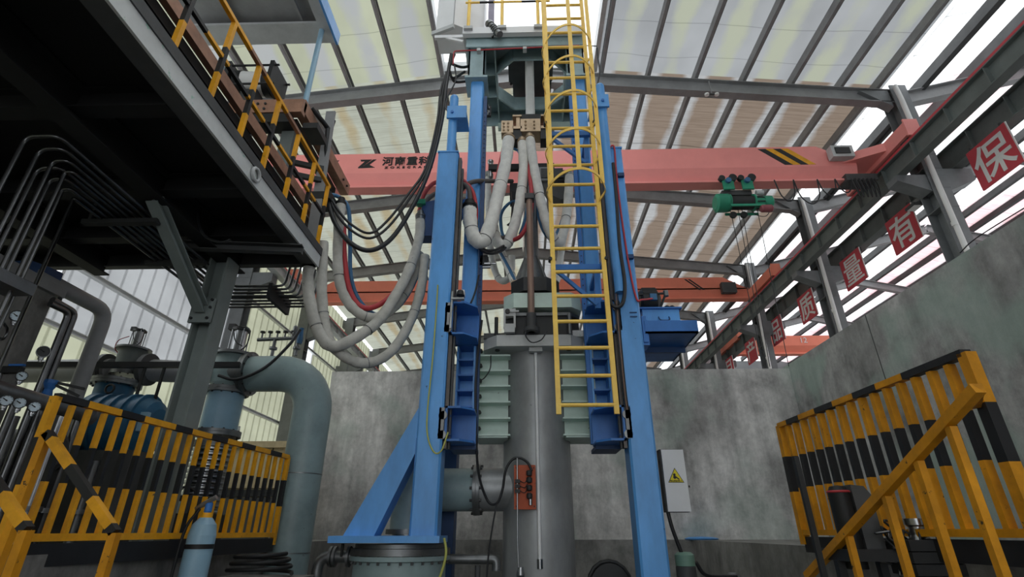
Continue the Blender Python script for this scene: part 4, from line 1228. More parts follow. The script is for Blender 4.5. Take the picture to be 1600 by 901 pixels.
# copper bus bars on the mezzanine
b = thing('bus_bar', 'long brown copper bus bar on black supports along the mezzanine edge', 'bus bar', (-2.6, 3.5, 2.97))
MB().box(-2.62, -2.56, 1.6, 5.35, 3.6, 3.72).build('bar', M['copper'], b)
MB().box(-2.74, -2.63, 1.6, 5.35, 3.5, 3.6).build('black_channel', M['black'], b)
MB().box(-2.9, -2.82, 1.6, 5.2, 3.35, 3.5).build('black_channel', M['black'], b)
for y in (2.2, 3.0, 3.8, 4.5):
    o = MB().box(-2.95, -2.58, y - 0.05, y + 0.05, 3.28, 3.36).box(-2.8, -2.72, y - 0.04, y + 0.04, 2.97, 3.28).build('insulator_bracket', M['char'], b)
b2 = thing('bus_bar', 'thick brown bus bar reaching out from the mezzanine towards the hoses', 'bus bar', (-2.7, 4.7, 2.97))
MB().box(-2.72, -2.6, 4.55, 6.25, 4.66, 4.84).build('bar', M['copper'], b2)
MB().box(-3.5, -2.6, 4.5, 4.6, 4.6, 4.8).build('cross_bar', M['copper'], b2)
MB().box(-3.5, -2.72, 4.5, 4.7, 4.45, 4.58).build('black_channel', M['black'], b2)
MB().box(-2.84, -2.74, 4.7, 6.1, 4.56, 4.68).build('black_channel', M['black'], b2)
hx = MB()
bo = MB().lathe((-3.05, 4.485, 4.65), (0, 1, 0), [(0.016, 0), (0.016, 0.02)], 6).build('bolt', M['char'], b2)
for i in range(3):
    for j in range(2):
        if i or j:
            again(bo, (-0.09 * i, 0, 0.08 * j))
for y in (5.95, 6.1):
    MB().lathe((-2.59, y, 4.72), (1, 0, 0), [(0.018, 0), (0.018, 0.02)], 6).build('bolt', M['char'], b2)
MB().bar((-2.79, 4.72, 2.97), (-2.79, 4.72, 4.5), 0.15, 0.13, (0, 1, 0)).build('support_post', M['greensteel'], b2)
MB().bar((-2.42, 5.02, 2.9), (-2.5, 5.02, 5.1), 0.12, 0.03, (0, 1, 0)).build('flat_support', M['steelgrey'], b2)
for z in (3.98, 4.15):
    MB().bar((-2.8, 4.85, z), (-2.44, 5.0, z), 0.05, 0.06).build('cross_tie', M['char'], b2)
MB().box(-2.55, -2.3, 5.0, 5.3, 3.72, 3.82).build('insulator_pad', M['char'], b2)
MB().box(-2.6, -2.42, 4.6, 4.9, 4.44, 4.52).build('insulator_pad', M['char'], b2)
MB().tube(bend([(-2.62, 4.75, 4.9), (-2.52, 4.9, 4.82), (-2.48, 5.05, 4.8), (-2.46, 5.05, 4.98)], 0.05), 0.03, 8).build('black_pipe', M['black'], b2)

# equipment on the mezzanine
t = thing('hydraulic_unit', 'black cylinder unit with a white band standing on the mezzanine', 'machine', (-3.3, 4.6, 2.97))
p = at(398, 132, Y=4.75)
ax = V(1, 0.1, 0)
MB().lathe(p - ax * 0.24, ax, [(0.1, 0), (0.16, 0.02), (0.16, 0.1), (0.15, 0.1), (0.15, 0.38), (0.16, 0.38), (0.16, 0.46), (0.1, 0.48)], 24).build('end_rings', M['char'], t)
MB().lathe(p - ax * 0.13, ax, [(0.155, 0), (0.155, 0.26)], 24).build('white_band', M['white'], t)
for dy, dz in ((-0.16, 0.16), (-0.16, -0.16), (0.16, 0.16)):
    MB().cyl(p + V(-0.3, dy, dz), p + V(0.36, dy, dz), 0.014, n=8).build('tie_bolt', M['char'], t)
MB().box(p.x - 0.3, p.x - 0.24, p.y - 0.2, p.y + 0.2, p.z - 0.2, p.z + 0.2).build('end_plate', M['char'], t)
MB().box(p.x + 0.26, p.x + 0.31, p.y - 0.2, p.y + 0.2, p.z - 0.2, p.z + 0.2).build('end_plate', M['char'], t)
MB().box(p.x - 0.42, p.x - 0.3, p.y - 0.12, p.y + 0.1, p.z - 0.05, p.z + 0.2).build('terminal_box', M['pipegrey'], t)
MB().box(p.x - 0.1, p.x + 0.1, p.y - 0.08, p.y + 0.08, 2.97, p.z - 0.16).build('pedestal', M['steeldark'], t)
t = thing('transformer', 'dark boxy transformer on the mezzanine behind the bus bars', 'machine', (-3.6, 3.6, 2.97))
MB().box(-4.2, -3.0, 2.4, 4.2, 2.97, 3.9).build('casing', M['char'], t)
MB().box(-3.0, -2.95, 2.6, 3.2, 3.2, 3.5).build('blue_cover', M['bluehose'], t)
MB().box(-3.0, -2.95, 3.7, 4.1, 3.1, 3.45).build('grey_cover', M['pipegrey'], t)
MB().box(-3.9, -3.2, 2.7, 3.9, 3.9, 4.0).build('lid', M['steeldark'], t)
# canopy above
t = thing('canopy', 'grey sheet canopy on a pale blue post above the mezzanine', 'canopy', (-2.76, 4.8, 4.8))
MB().box(-4.6, -2.62, 2.6, 5.02, 6.52, 6.55).build('sheet', M['steelgrey'], t)
MB().box(-4.6, -2.62, 4.7, 5.02, 6.4, 6.44).build('end_soffit', M['lightsteel'], t)
MB().box(-2.78, -2.62, 2.6, 4.7, 6.4, 6.44).build('side_soffit', M['lightsteel'], t)
MB().box(-2.63, -2.6, 2.6, 5.04, 6.38, 6.6).build('blue_edge', M['blue'], t)
for x in (-3.0, -3.95):
    MB().bar((x, 2.6, 6.48), (x, 4.7, 6.48), 0.03, 0.05).build('batten', M['steelgrey'], t)
MB().cyl((-2.76, 4.82, 4.84), (-2.76, 4.82, 6.42), 0.035, n=14).build('post', M['bottle'], t)

# ---- bundle of bright steel tubes under the mezzanine
for k in range(8):
    fr = k < 4
    kk = k % 4
    xv = -3.43 if fr else -3.6
    yv = 2.67 + 0.115 * kk + (0 if fr else 0.3)
    zt = 2.6 - 0.012 * kk - (0 if fr else 0.03)
    xrun = -3.2 - 0.055 * k
    ye = 5.02 + 0.06 * k
    pts = [(xv, yv, 0.6), (xv, yv, zt), (xrun, yv, zt), (xrun, ye, zt - 0.03), (-2.42 - 0.03 * (7 - k), ye, zt - 0.03), (-2.42 - 0.03 * (7 - k), ye + 0.05, 2.95)]
    single('steel_tube', MB().tube(bend(pts, 0.07), 0.014, 8), M['darktube'],
           'bent steel tube under the mezzanine, %s of the bundle of eight' % ['outermost', 'second', 'third', 'fourth', 'fifth', 'sixth', 'seventh', 'innermost'][k], 'tube', 'bundle of bent steel tubes')
t = thing('tube_rack', 'dark support bars carrying the steel tube bundle', 'rack', (-3.4, 3.65, 2.5))
for y, xa, xb in ((3.62, -3.75, -3.1), (4.35, -3.7, -3.12)):
    MB().box(xa, xb, y - 0.03, y + 0.03, 2.49, 2.53).build('bar', M['char'], t)
    MB().bar((xa + 0.05, y, 2.5), (xa + 0.05, y, 2.8), 0.03, 0.03).build('hanger', M['char'], t)
MB().box(-2.8, -2.76, 5.0, 5.5, 2.42, 2.6).build('clamp', M['char'], t)
MB().box(-3.55, -3.35, 2.6, 3.1, 1.58, 1.66).build('clamp', M['dullsteel'], t)

# =================================================================== LEFT: MACHINES BEHIND THE RAILING
def flangeset(t, c, ax, r, mat, n=24, w=0.035, bolts=12):
    c = V(*c); ax = V(*ax).normalized()
    o = MB().lathe(c - ax * w, ax, [(r, 0), (r, w * 0.95), (r * 0.99, w), (r, w * 1.05), (r, w * 2)], n).build('flange', mat, t)
    u = ax.orthogonal().normalized(); v = ax.cross(u)
    for k in range(bolts):
        a = math.pi * 2 * k / bolts
        MB().lathe(c - ax * (w + 0.015) + (u * math.cos(a) + v * math.sin(a)) * r * 0.88, ax, [(0.012, 0), (0.012, 2 * w + 0.03)], 6).build('bolt', M['steeldark'], o)
    return o

# large elbow pipe
t = thing('elbow_pipe', 'large grey-green pipe turning down in front of the back wall', 'pipe', (-2.73, 6.55, -1.5))
R = 0.235
el = [V(-3.62, 6.55, 2.02), V(-3.35, 6.55, 2.02)]
for k in range(9):
    a = math.pi / 2 * k / 8
    el.append(V(-3.23 + 0.5 * math.sin(a), 6.55, 1.52 + 0.5 * math.cos(a)))
el += [V(-2.73, 6.55, 0.9), V(-2.73, 6.55, 0.0), V(-2.73, 6.55, -1.5)]
MB().tube(el, R, 36).build('pipe', M['pipegrey'], t)
flangeset(t, (-3.66, 6.55, 2.02), (1, 0, 0), 0.29, M['dullsteel'], 30)
for z in (-0.1, 0.75):
    MB().lathe((-2.73, 6.55, z), (0, 0, 1), [(R + 0.004, 0), (R + 0.004, 0.01)], 32).build('weld_ring', M['dullsteel'], t)
# small valve manifold on the pipe
m = thing('valve_manifold', 'row of small taps on a short pipe above the elbow pipe', 'manifold', (-3.3, 6.5, 2.24))
MB().cyl((-3.62, 6.5, 2.48), (-3.1, 6.5, 2.5), 0.025, n=10).build('header', M['dullsteel'], m)
for k in range(5):
    x = -3.57 + 0.105 * k
    o = MB().cyl((x, 6.5, 2.5), (x, 6.5, 2.58), 0.012, n=8).build('tap', M['dullsteel'], m)
    MB().cyl((x, 6.5, 2.58), (x, 6.5, 2.6), 0.034, n=10).build('knob', M['char'], o)
for x in (-3.38, -3.06):
    MB().lathe((x, 6.5, 2.25), (0, 0, 1), [(0.022, 0), (0.022, 0.08), (0.05, 0.09), (0.05, 0.12), (0.022, 0.13), (0.022, 0.24)], 12).build('riser', M['dullsteel'], m)
MB().lathe((-3.04, 6.5, 2.42), (0, 0, 1), [(0.035, 0), (0.04, 0.05), (0.025, 0.2), (0.03, 0.22)], 12).build('blue_valve', M['bluehose'], m)
MB().lathe((-3.13, 6.5, 2.52), (0, 0, 1), [(0.015, 0), (0.03, 0.04), (0.03, 0.14), (0.015, 0.16)], 12).build('sensor', M['dullsteel'], m)
single('cable', MB().tube(curve([(-3.04, 6.45, 2.6), (-3.1, 6.35, 2.35), (-3.3, 6.25, 2.02), (-3.6, 6.2, 1.85), (-3.85, 6.2, 1.9)]), 0.02, 8), M['cable'], 'black cable sagging across the elbow pipe from the small taps', 'cable')

def vacuum_valve(cx, cy, zc, label, body, sc=1.0):
    t = thing('vacuum_valve', label, 'valve', (cx, cy, zc - 0.4), 'vacuum valves')
    MB().lathe((cx, cy, zc - 0.2), (0, 0, 1), [(0.2, 0), (0.22, 0.05), (0.235, 0.3), (0.235, 0.42)], 30).build('body', body, t)
    MB().lathe((cx, cy, zc + 0.22), (0, 0, 1), [(0.3, 0), (0.3, 0.035), (0.12, 0.08), (0.12, 0.09)], 30).build('bonnet', M['dullsteel'], t)
    MB().lathe((cx, cy, zc + 0.31), (0, 0, 1), [(0.085, 0), (0.085, 0.3)], 20).build('actuator', M['steel'], t)
    MB().lathe((cx, cy, zc + 0.6), (0, 0, 1), [(0.12, 0), (0.12, 0.04), (0.1, 0.05)], 6).build('actuator_cap', M['char'], t)
    MB().box(cx - 0.17, cx - 0.08, cy - 0.05, cy + 0.05, zc + 0.62, zc + 0.7).build('switch_box', M['char'], t)
    for k in range(4):
        a = math.pi / 4 + math.pi / 2 * k
        MB().cyl((cx + 0.11 * math.cos(a), cy + 0.11 * math.sin(a), zc + 0.3), (cx + 0.11 * math.cos(a), cy + 0.11 * math.sin(a), zc + 0.62), 0.009, n=6).build('tie_rod', M['steel'], t)
    MB().tube(curve([(cx + 0.1, cy - 0.1, zc + 0.64), (cx + 0.2, cy - 0.14, zc + 0.55), (cx + 0.2, cy - 0.15, zc + 0.35), (cx + 0.1, cy - 0.14, zc + 0.26)]), 0.008, 6).build('wire', M['black'], t)
    MB().tube(curve([(cx - 0.06, cy - 0.1, zc + 0.6), (cx + 0.02, cy - 0.12, zc + 0.42), (cx + 0.14, cy - 0.14, zc + 0.34)]), 0.008, 6).build('wire', M['black'], t)
    flangeset(t, (cx, cy, zc - 0.24), (0, 0, 1), 0.27, M['dullsteel'], 28)
    t.scale = (sc, sc, sc)
    return t
v1 = vacuum_valve(-3.9, 6.55, 2.02, 'grey-green vacuum valve with a silver actuator, beside the elbow pipe', M['pipegrey'])
MB().cyl((-3.68, 6.55, 2.02), (-3.9, 6.55, 2.02), 0.22, n=28).build('side_port', M['dullsteel'], v1)
p2 = at(200, 575, Y=6.1)
v2 = vacuum_valve(p2.x, 6.1, p2.z + 0.22, 'dark grey vacuum valve with a red wire, above the blue pump', M['greensteel'], 0.66)
MB().tube(curve([(p2.x - 0.1, 6.0, p2.z + 0.7), (p2.x - 0.24, 5.95, p2.z + 0.6), (p2.x - 0.26, 5.95, p2.z + 0.45), (p2.x - 0.2, 5.98, p2.z + 0.36)]), 0.008, 6).build('red_wire', M['redhose'], v2)
# suction pipe behind the dark rail
t = thing('suction_pipe', 'dark grey horizontal suction pipe between the two vacuum valves', 'pipe', (-5.2, 6.2, 1.8))
pz = p2.z
MB().cyl((p2.x - 1.6, 6.15, pz - 0.02), (p2.x - 0.2, 6.1, pz - 0.02), 0.14, n=24).build('pipe', M['steelgrey'], t)
MB().cyl((p2.x + 0.2, 6.12, pz - 0.02), (-4.12, 6.5, pz + 0.05), 0.14, n=24).build('pipe', M['steelgrey'], t)
for x in (p2.x - 0.28, p2.x + 0.26):
    MB().cyl((x - 0.03, 6.1, pz - 0.02), (x + 0.03, 6.1, pz - 0.02), 0.2, n=24).build('flange', M['steeldark'], t)
# bellows under the near valve
t = thing('bellows_spool', 'blue-grey spool piece and ribbed metal bellows below the valve', 'bellows', (-3.9, 6.55, 0))
MB().lathe((-3.9, 6.55, 1.25), (0, 0, 1), [(0.22, 0), (0.22, 0.5)], 28).build('spool', M['bottle'], t)
flangeset(t, (-3.9, 6.55, 1.24), (0, 0, 1), 0.28, M['dullsteel'], 28)
flangeset(t, (-3.9, 6.55, 1.1), (0, 0, 1), 0.26, M['dullsteel'], 28)
prof = []
for k in range(15):
    z = 0.12 + k * 0.064
    prof += [(0.2, z), (0.245, z + 0.02), (0.245, z + 0.04), (0.2, z + 0.058)]
MB().lathe((-3.9, 6.55, 0.0), (0, 0, 1), prof, 28).build('bellows', M['steel'], t)
MB().lathe((-3.9, 6.55, 0.0), (0, 0, 1), [(0.28, 0), (0.28, 0.1)], 28).build('bottom_flange', M['dullsteel'], t)

# dark rail in front of the valves, on thin legs
t = thing('cable_trunking', 'long black horizontal cable trunking in front of the vacuum valves', 'trunking', (-4.6, 5.6, 0))
a = at(38, 570, Y=5.5); b = at(375, 570, Y=5.9)
MB().bar(a, b, 0.06, 0.065).build('trunking', M['char'], t)
for f in (0.55, 0.64):
    q = a.lerp(b, f)
    MB().bar(q, (q.x, q.y, 0.0), 0.025, 0.025).build('leg', M['char'], t)

# blue vacuum pump
t = thing('vacuum_pump', 'blue roots vacuum pump with ribbed casing behind the railing', 'pump', (-4.75, 5.6, 0))
pc = at(182, 665, Y=5.7)
MB().lathe((pc.x - 0.42, 5.7, pc.z), (1, 0.1, 0), [(0.2, 0), (0.3, 0.06), (0.33, 0.12), (0.33, 0.7), (0.28, 0.8), (0.2, 0.84)], 28).build('casing', M['pumpblue'], t)
rb = MB().lathe((pc.x - 0.26, 5.716, pc.z), (1, 0.1, 0), [(0.36, 0), (0.36, 0.03)], 28).build('rib', M['pumpblue'], t)
for k in range(1, 5):
    again(rb, (0.13 * k, 0.013 * k, 0))
MB().lathe((p2.x, 6.0, pc.z + 0.2), (0, 0, 1), [(0.3, 0), (0.28, 0.12), (0.2, 0.2), (0.2, 0.34)], 28).build('inlet_neck', M['pumpblue'], t)
flangeset(t, (p2.x, 6.0, pc.z + 0.56), (0, 0, 1), 0.27, M['dullsteel'], 28)
e = V(pc.x - 0.22, 5.7, pc.z + 0.42)
MB().tube([e + V(0.05 * math.cos(a * 0.6283), 0, 0.05 * math.sin(a * 0.6283)) for a in range(10)], 0.012, 6, closed=True).build('eye_bolt', M['char'], t)
MB().box(pc.x - 0.5, pc.x + 0.5, 5.4, 6.1, 0.0, pc.z - 0.3).build('plinth', M['steeldark'], t)
MB().box(pc.x - 0.75, pc.x - 0.42, 5.5, 5.9, pc.z - 0.2, pc.z + 0.22).build('gear_case', M['pumpblue'], t)
MB().box(pc.x + 0.42, pc.x + 0.5, 5.45, 5.5, pc.z - 0.1, pc.z + 0.1).build('sight_glass', M['bottle'], t)

# grey steel tank at the left edge
t = thing('hydraulic_tank', 'scuffed grey steel tank at the left edge of the picture', 'tank', (-5.4, 4.3, 0))
ce = at(88, 455, X=-4.6)
MB().box(-6.6, -4.6, 2.4, ce.y, 0, ce.z - 0.04).build('body', M['concrete_d'], t)
MB().bar((-4.6, 2.4, ce.z), (-4.6, ce.y + 0.06, ce.z), 0.1, 0.1).build('top_angle', M['steelgrey'], t)
lq = at(85, 468, Y=ce.y + 0.04)
MB().tube([lq + V(0.055 * math.cos(a * 0.5236), 0, 0.055 * math.sin(a * 0.5236)) for a in range(12)], 0.018, 8, closed=True).build('lifting_eye', M['char'], t)
MB().prism([(-4.75, ce.y - 0.45, ce.z + 0.05), (-4.75, ce.y - 0.05, ce.z + 0.05), (-4.75, ce.y - 0.05, ce.z + 0.17), (-4.75, ce.y - 0.2, ce.z + 0.16), (-4.75, ce.y - 0.4, ce.z + 0.13)], (0.2, 0, 0)).build('blue_cloth', M['navy'], t)
# big bent pipe and two smaller tubes from the tank
be = at(166, 486, X=-4.62)
bp = [V(-4.62, ce.y - 0.3, be.z), be, V(be.x, be.y, 1.0), V(be.x, be.y, 0.0)]
single('bent_pipe', MB().tube(bend(bp, 0.16), 0.075, 20), M['steelgrey'], 'thick grey steel pipe bending down beside the scuffed tank', 'pipe')
for pp, lab in (([(78, 474), (108, 488), (62, 612)], 'left of'), ([(82, 468), (118, 488), (78, 600)], 'next to')):
    single('bent_pipe', MB().tube(bend([at(x, y, X=-4.5) for x, y in pp[:2]] + [V(-4.5, at(*pp[1], X=-4.5).y, 0.3)], 0.07), 0.03, 12), M['darktube'], 'slim dark bent tube %s the thick bent pipe' % lab, 'tube', 'slim bent tubes')
# manifold pipe with gauges
t = thing('gauge_manifold', 'horizontal steel manifold pipe carrying the lower row of gauges', 'pipe', (-3.8, 3.8, 0.9))
a = at(-30, 600, Y=3.45); b = at(142, 650, Y=4.3)
MB().cyl(a, b, 0.06, n=18).build('pipe', M['dullsteel'], t)
MB().cyl(b - (b - a).normalized() * 0.03, b, 0.085, n=18).build('end_flange', M['dullsteel'], t)
for f in (0.3, 0.62):
    q = a.lerp(b, f)
    MB().cyl((q.x, q.y, 0), q, 0.025, n=10).build('leg', M['darktube'], t)
def gauge(px, py, y, r, label, back=False):
    c = at(px, py, Y=y)
    t = thing('pressure_gauge', label, 'gauge', tuple(c - V(0, 0, r * 1.6)), 'pressure gauges')
    d = (CAM - c); d.z *= 0.4; d.normalize()
    MB().lathe(c - d * 0.05, d, [(r * 0.85, 0), (r, 0.01), (r, 0.055), (r * 0.9, 0.055), (r * 0.9, 0.045)], 22).build('case', M['black'] if not back else M['steel'], t)
    MB().lathe(c - d * 0.008, d, [(r * 0.9, 0), (r * 0.9, 0.004)], 22).build('face', M['gauge'] if not back else M['steeldark'], t)
    sd = V(0, 0, 1).cross(d).normalized(); u = d.cross(sd)
    f = c - d * 0.002
    nd = (sd * -0.75 + u * 0.45).normalized()
    MB().bar(f - nd * r * 0.2, f + nd * r * 0.62, 0.006, 0.003, d).build('needle', M['black'], t)
    MB().lathe(f, d, [(r * 0.12, 0), (r * 0.12, 0.004)], 10).build('hub', M['black'], t)
    for k in range(9):
        an = math.radians(-135 + k * 33.75)
        q = f + (sd * math.sin(an) + u * math.cos(an)) * r * 0.72
        MB().bar(q, q + (sd * math.sin(an) + u * math.cos(an)) * r * 0.12, 0.003, 0.002, d).build('tick', M['black'], t)
    s = c - d * 0.03
    MB().lathe(s - V(0, 0, r * 1.75), (0, 0, 1), [(0.012, 0), (0.012, r * 0.3), (0.02, r * 0.32), (0.02, r * 0.8)], 8).build('stem', M['steel'], t)
gauge(10, 625, 3.42, 0.038, 'leftmost gauge of the lower row on the manifold pipe')
gauge(31, 629, 3.5, 0.038, 'middle gauge of the lower row on the manifold pipe')
gauge(54, 635, 3.58, 0.037, 'right gauge of the lower row, next to the yellow railing post')
gauge(4, 485, 3.6, 0.043, 'upper gauge cut by the left edge of the picture')
gauge(26, 493, 3.65, 0.043, 'upper gauge in front of the scuffed tank')
gauge(34, 587, 3.7, 0.036, 'gauge with a blue lever, above the lower row')
gauge(68, 549, 4.0, 0.048, 'steel-backed gauge in front of the slim dark tubes', True)
t = thing('ball_valve', 'small valve with a blue lever at the left edge', 'valve', tuple(at(15, 580, Y=3.75)))
q = at(14, 578, Y=3.75)
MB().bar(q + V(-0.1, 0, 0), q + V(0.1, 0, 0.0), 0.05, 0.05).build('body', M['char'], t)
MB().bar(q + V(0.02, -0.03, 0.03), q + V(0.14, -0.03, 0.03), 0.02, 0.015).build('lever', M['blue2'], t)
MB().cyl(q + V(-0.05, 0, -0.35), q + V(-0.05, 0, 0), 0.015, n=8).build('pipe', M['dullsteel'], t)
single('coil_tube', MB().tube(curve([at(2, 500, Y=3.6), at(12, 515, Y=3.55), at(4, 530, Y=3.55), at(-6, 520, Y=3.6), at(2, 505, Y=3.65)]), 0.01, 6), M['darktube'], 'small curled gauge tube under the upper left gauge', 'tube')
# blue hand valve near the tank foot
t = thing('hand_valve', 'blue hand valve with black lever between the pipes', 'valve', tuple(at(78, 605, Y=4.2)))
q = at(78, 603, Y=4.2)
MB().lathe(q - V(0, 0, 0.08), (0, 0, 1), [(0.04, 0), (0.03, 0.05), (0.05, 0.1), (0.05, 0.13)], 14).build('bonnet', M['blue2'], t)
MB().bar(q + V(0, 0, 0.04), q + V(0.22, 0.1, 0.0), 0.03, 0.02).build('lever', M['char'], t)
MB().bar(q + V(0.02, 0, 0.02), q + V(0.18, 0.12, -0.06), 0.03, 0.02).build('lever_guard', M['char'], t)
MB().cyl((q.x, q.y, 0.0), q - V(0, 0, 0.08), 0.03, n=10).build('pipe', M['darktube'], t)

# pipework and machines low behind the railing
for k, (x0, y0, x1, y1, y, r_, mm) in enumerate(((100, 645, 45, 840, 4.6, 0.05, 'steel'), (122, 655, 70, 850, 5.0, 0.035, 'darktube'), (25, 650, -20, 780, 4.1, 0.03, 'dullsteel'), (66, 640, 22, 800, 4.3, 0.02, 'darktube'), (150, 720, 95, 840, 5.4, 0.045, 'dullsteel'))):
    a = at(x0, y0, Y=y); b = V(a.x, a.y, 0.0)
    t = thing('standpipe', 'vertical %s behind the left railing, %s' % ('bright steel pipe' if mm == 'steel' else 'dull grey pipe', ['nearest the end post', 'behind the first baluster', 'at the left picture edge', 'thin, left of the end post', 'standing below the pump'][k]), 'pipe', tuple(b), 'standpipes behind the railing')
    MB().cyl(b, a, r_, n=14).build('pipe', M[mm], t)
    MB().cyl((a.x, a.y, 0.28), (a.x, a.y, 0.32), r_ * 1.9, n=16).build('flange', M['dullsteel'], t)
t = thing('pump_motor', 'dark motor with yellow label low behind the end post', 'motor', (-4.4, 4.7, 0))
q = at(45, 705, Y=4.8)
MB().lathe(q + V(-0.35, 0, 0), (1, 0, 0), [(0.14, 0), (0.2, 0.05), (0.2, 0.55), (0.12, 0.62)], 22).build('body', M['steeldark'], t)
MB().box(q.x - 0.3, q.x + 0.2, q.y - 0.2, q.y + 0.2, 0, q.z - 0.15).build('base', M['char'], t)
lb = at(38, 705, Y=4.59)
MB().box(lb.x - 0.03, lb.x + 0.02, 4.585, 4.592, lb.z - 0.07, lb.z + 0.05).build('label', M['hosegreen'], t)
for k in range(3):
    q = at(170 + 60 * k, 770, Y=5.9)
    t = thing('machine_base', ['dark machine base with pale boxes below the blue pump', 'dark machine base behind the railing, left of the column', 'dark machine base behind the railing, right of the column'][k], 'machine', (q.x, 5.9, 0))
    MB().box(q.x - 0.3, q.x + 0.28, 5.8, 6.3, 0, 0.3).build('lower_box', M['char'], t)
    MB().box(q.x - 0.2, q.x + 0.1, 5.85, 6.2, 0.3, 0.48).build('motor_box', M['steeldark'], t)
    MB().box(q.x - 0.1, q.x + 0.02, 5.79, 5.85, 0.3, 0.42).build('nameplate', M['palegreen'], t)
    MB().tube(curve([(q.x + 0.15, 5.8, 0.3), (q.x + 0.2, 5.75, 0.5), (q.x + 0.05, 5.75, 0.55), (q.x, 5.8, 0.42)]), 0.012, 6).build('hose', M['black'], t)
# plywood partition and crates further back
t = thing('wooden_crate', 'pale plywood crate with dark battens behind the railing near the elbow pipe', 'crate', (-4.9, 9.0, 0))
a = at(345, 690, Y=8.6); b = at(445, 695, Y=8.6)
n_ = 6
for k in range(n_):
    x = a.x + (b.x - a.x) * k / n_
    MB().box(x + 0.01, a.x + (b.x - a.x) * (k + 1) / n_ - 0.01, 8.6, 8.64, 0.75, a.z).build('plank', M['wood'], t)
MB().box(a.x, b.x, 8.64, 9.4, 0.0, a.z - 0.02).build('core', M['wood'], t)
for z in (a.z, 0.72):
    MB().box(a.x - 0.05, b.x + 0.05, 8.54, 8.6, z - 0.1, z).build('batten', M['wood'] if z > 1 else M['char'], t)
MB().box(a.x, b.x, 8.5, 8.6, 0, 0.6).build('dark_skirt', M['steeldark'], t)
# notice plate
t = thing('notice_board', 'small white notice plate with black marks left of the elbow pipe', 'sign', tuple(at(358, 690, Y=7.2)))
q = at(358, 677, Y=7.2)
MB().box(q.x - 0.13, q.x + 0.13, 7.2, 7.22, q.z - 0.1, q.z + 0.1).build('plate', M['white'], t)
for k in range(4):
    x = q.x - 0.09 + 0.055 * k
    mm = MB()
    if k < 3:
        mm.box(x, x + 0.008, 7.194, 7.2, q.z - 0.04, q.z + 0.03).box(x, x + 0.036, 7.194, 7.2, q.z - 0.045, q.z - 0.037).box(x + 0.03, x + 0.036, 7.194, 7.2, q.z - 0.04, q.z + 0.03)
    else:
        mm.box(x, x + 0.03, 7.194, 7.2, q.z - 0.045, q.z - 0.01).box(x + 0.005, x + 0.025, 7.194, 7.2, q.z + 0.0, q.z + 0.035)
    mm.build('mark', M['black'], t)
MB().box(q.x - 0.07, q.x + 0.08, 7.194, 7.2, q.z + 0.06, q.z + 0.068).build('mark', M['black'], t)
MB().bar((q.x, 7.23, 0), (q.x, 7.23, q.z), 0.04, 0.03, (0, 1, 0)).build('post', M['steeldark'], t)

# ---- left pit railing
def fence(name, label, a, b, n, h, zb_, capmarks, mats, w=0.045, post=True, first=1):
    a = V(*a); b = V(*b)
    t = thing(name, label, 'railing', tuple(a.lerp(b, 0.5)))
    dirn = (b - a).normalized(); dz = V(0, 0, 1)
    # alike balusters share one mesh
    stick = stripes(MB(), a + dz * zb_, a + dz * (h - 0.03), w, w * 0.8, dirn, (0.4, 0.7))
    src = stick.build('baluster', mats, t)
    for k in range(1, n):
        again(src, (b - a) * (k / n))
    for p_ in (a, b):
        stripes(MB(), p_ + dz * (zb_ - 0.1), p_ + dz * h, w * 1.35, w * 1.35, dirn, (0.42, 0.72)).build('post', mats, t)
    stripes(MB(), a + dz * h, b + dz * h, w * 1.35, 0.045, dz, capmarks, first).build('top_rail', mats, t)
    MB().bar(a + dz * zb_, b + dz * zb_, w * 1.1, 0.045).build('bottom_rail', mats[0], t)
    nrm = dirn.cross(dz)
    MB().bar(a + dz * (zb_ - 0.1) + nrm * 0.0, b + dz * (zb_ - 0.1), 0.03, 0.13).build('toe_board', M['hazblack'], t)
    return t
fl_ = fence('pit_railing', 'yellow and black barred railing along the left edge of the pit', (-3.02, 3.21, 0), (-2.78, 6.2, 0), 23, 0.915, 0.095, (0.075, 0.17, 0.245, 0.36, 0.43, 0.52, 0.6, 0.68, 0.76, 0.86, 0.94), [M['yellow'], M['hazblack']], 0.034)
st = thing('stair_handrail', 'yellow and black sloping stair handrail in front of the left railing', 'handrail', (-2.9, 3.6, -0.5))
a = at(74, 676, Y=3.12); b = at(180, 832, Y=3.12)
stripes(MB(), a, b, 0.045, 0.045, (0, 1, 0), (0.07, 0.36, 0.68, 0.94), 1).build('rail', [M['yellow'], M['hazblack']], st)
MB().bar(b, (b.x, b.y, -1.5), 0.045, 0.045, (0, 1, 0)).build('post', M['oldyellow'], st)
MB().bar(a, (a.x, a.y, -1.5), 0.045, 0.045, (0, 1, 0)).build('post', M['oldyellow'], st)
st = thing('stair_handrail', 'second sloping stair handrail cut by the left picture edge', 'handrail', (-2.9, 2.8, -0.5))
a = at(-30, 720, Y=2.7); b = at(42, 828, Y=2.7)
stripes(MB(), a, b, 0.045, 0.045, (0, 1, 0), (0.5, 0.92), 1).build('rail', [M['yellow'], M['hazblack']], st)
MB().bar(b, (b.x, b.y, -1.5), 0.045, 0.045, (0, 1, 0)).build('post', M['oldyellow'], st)

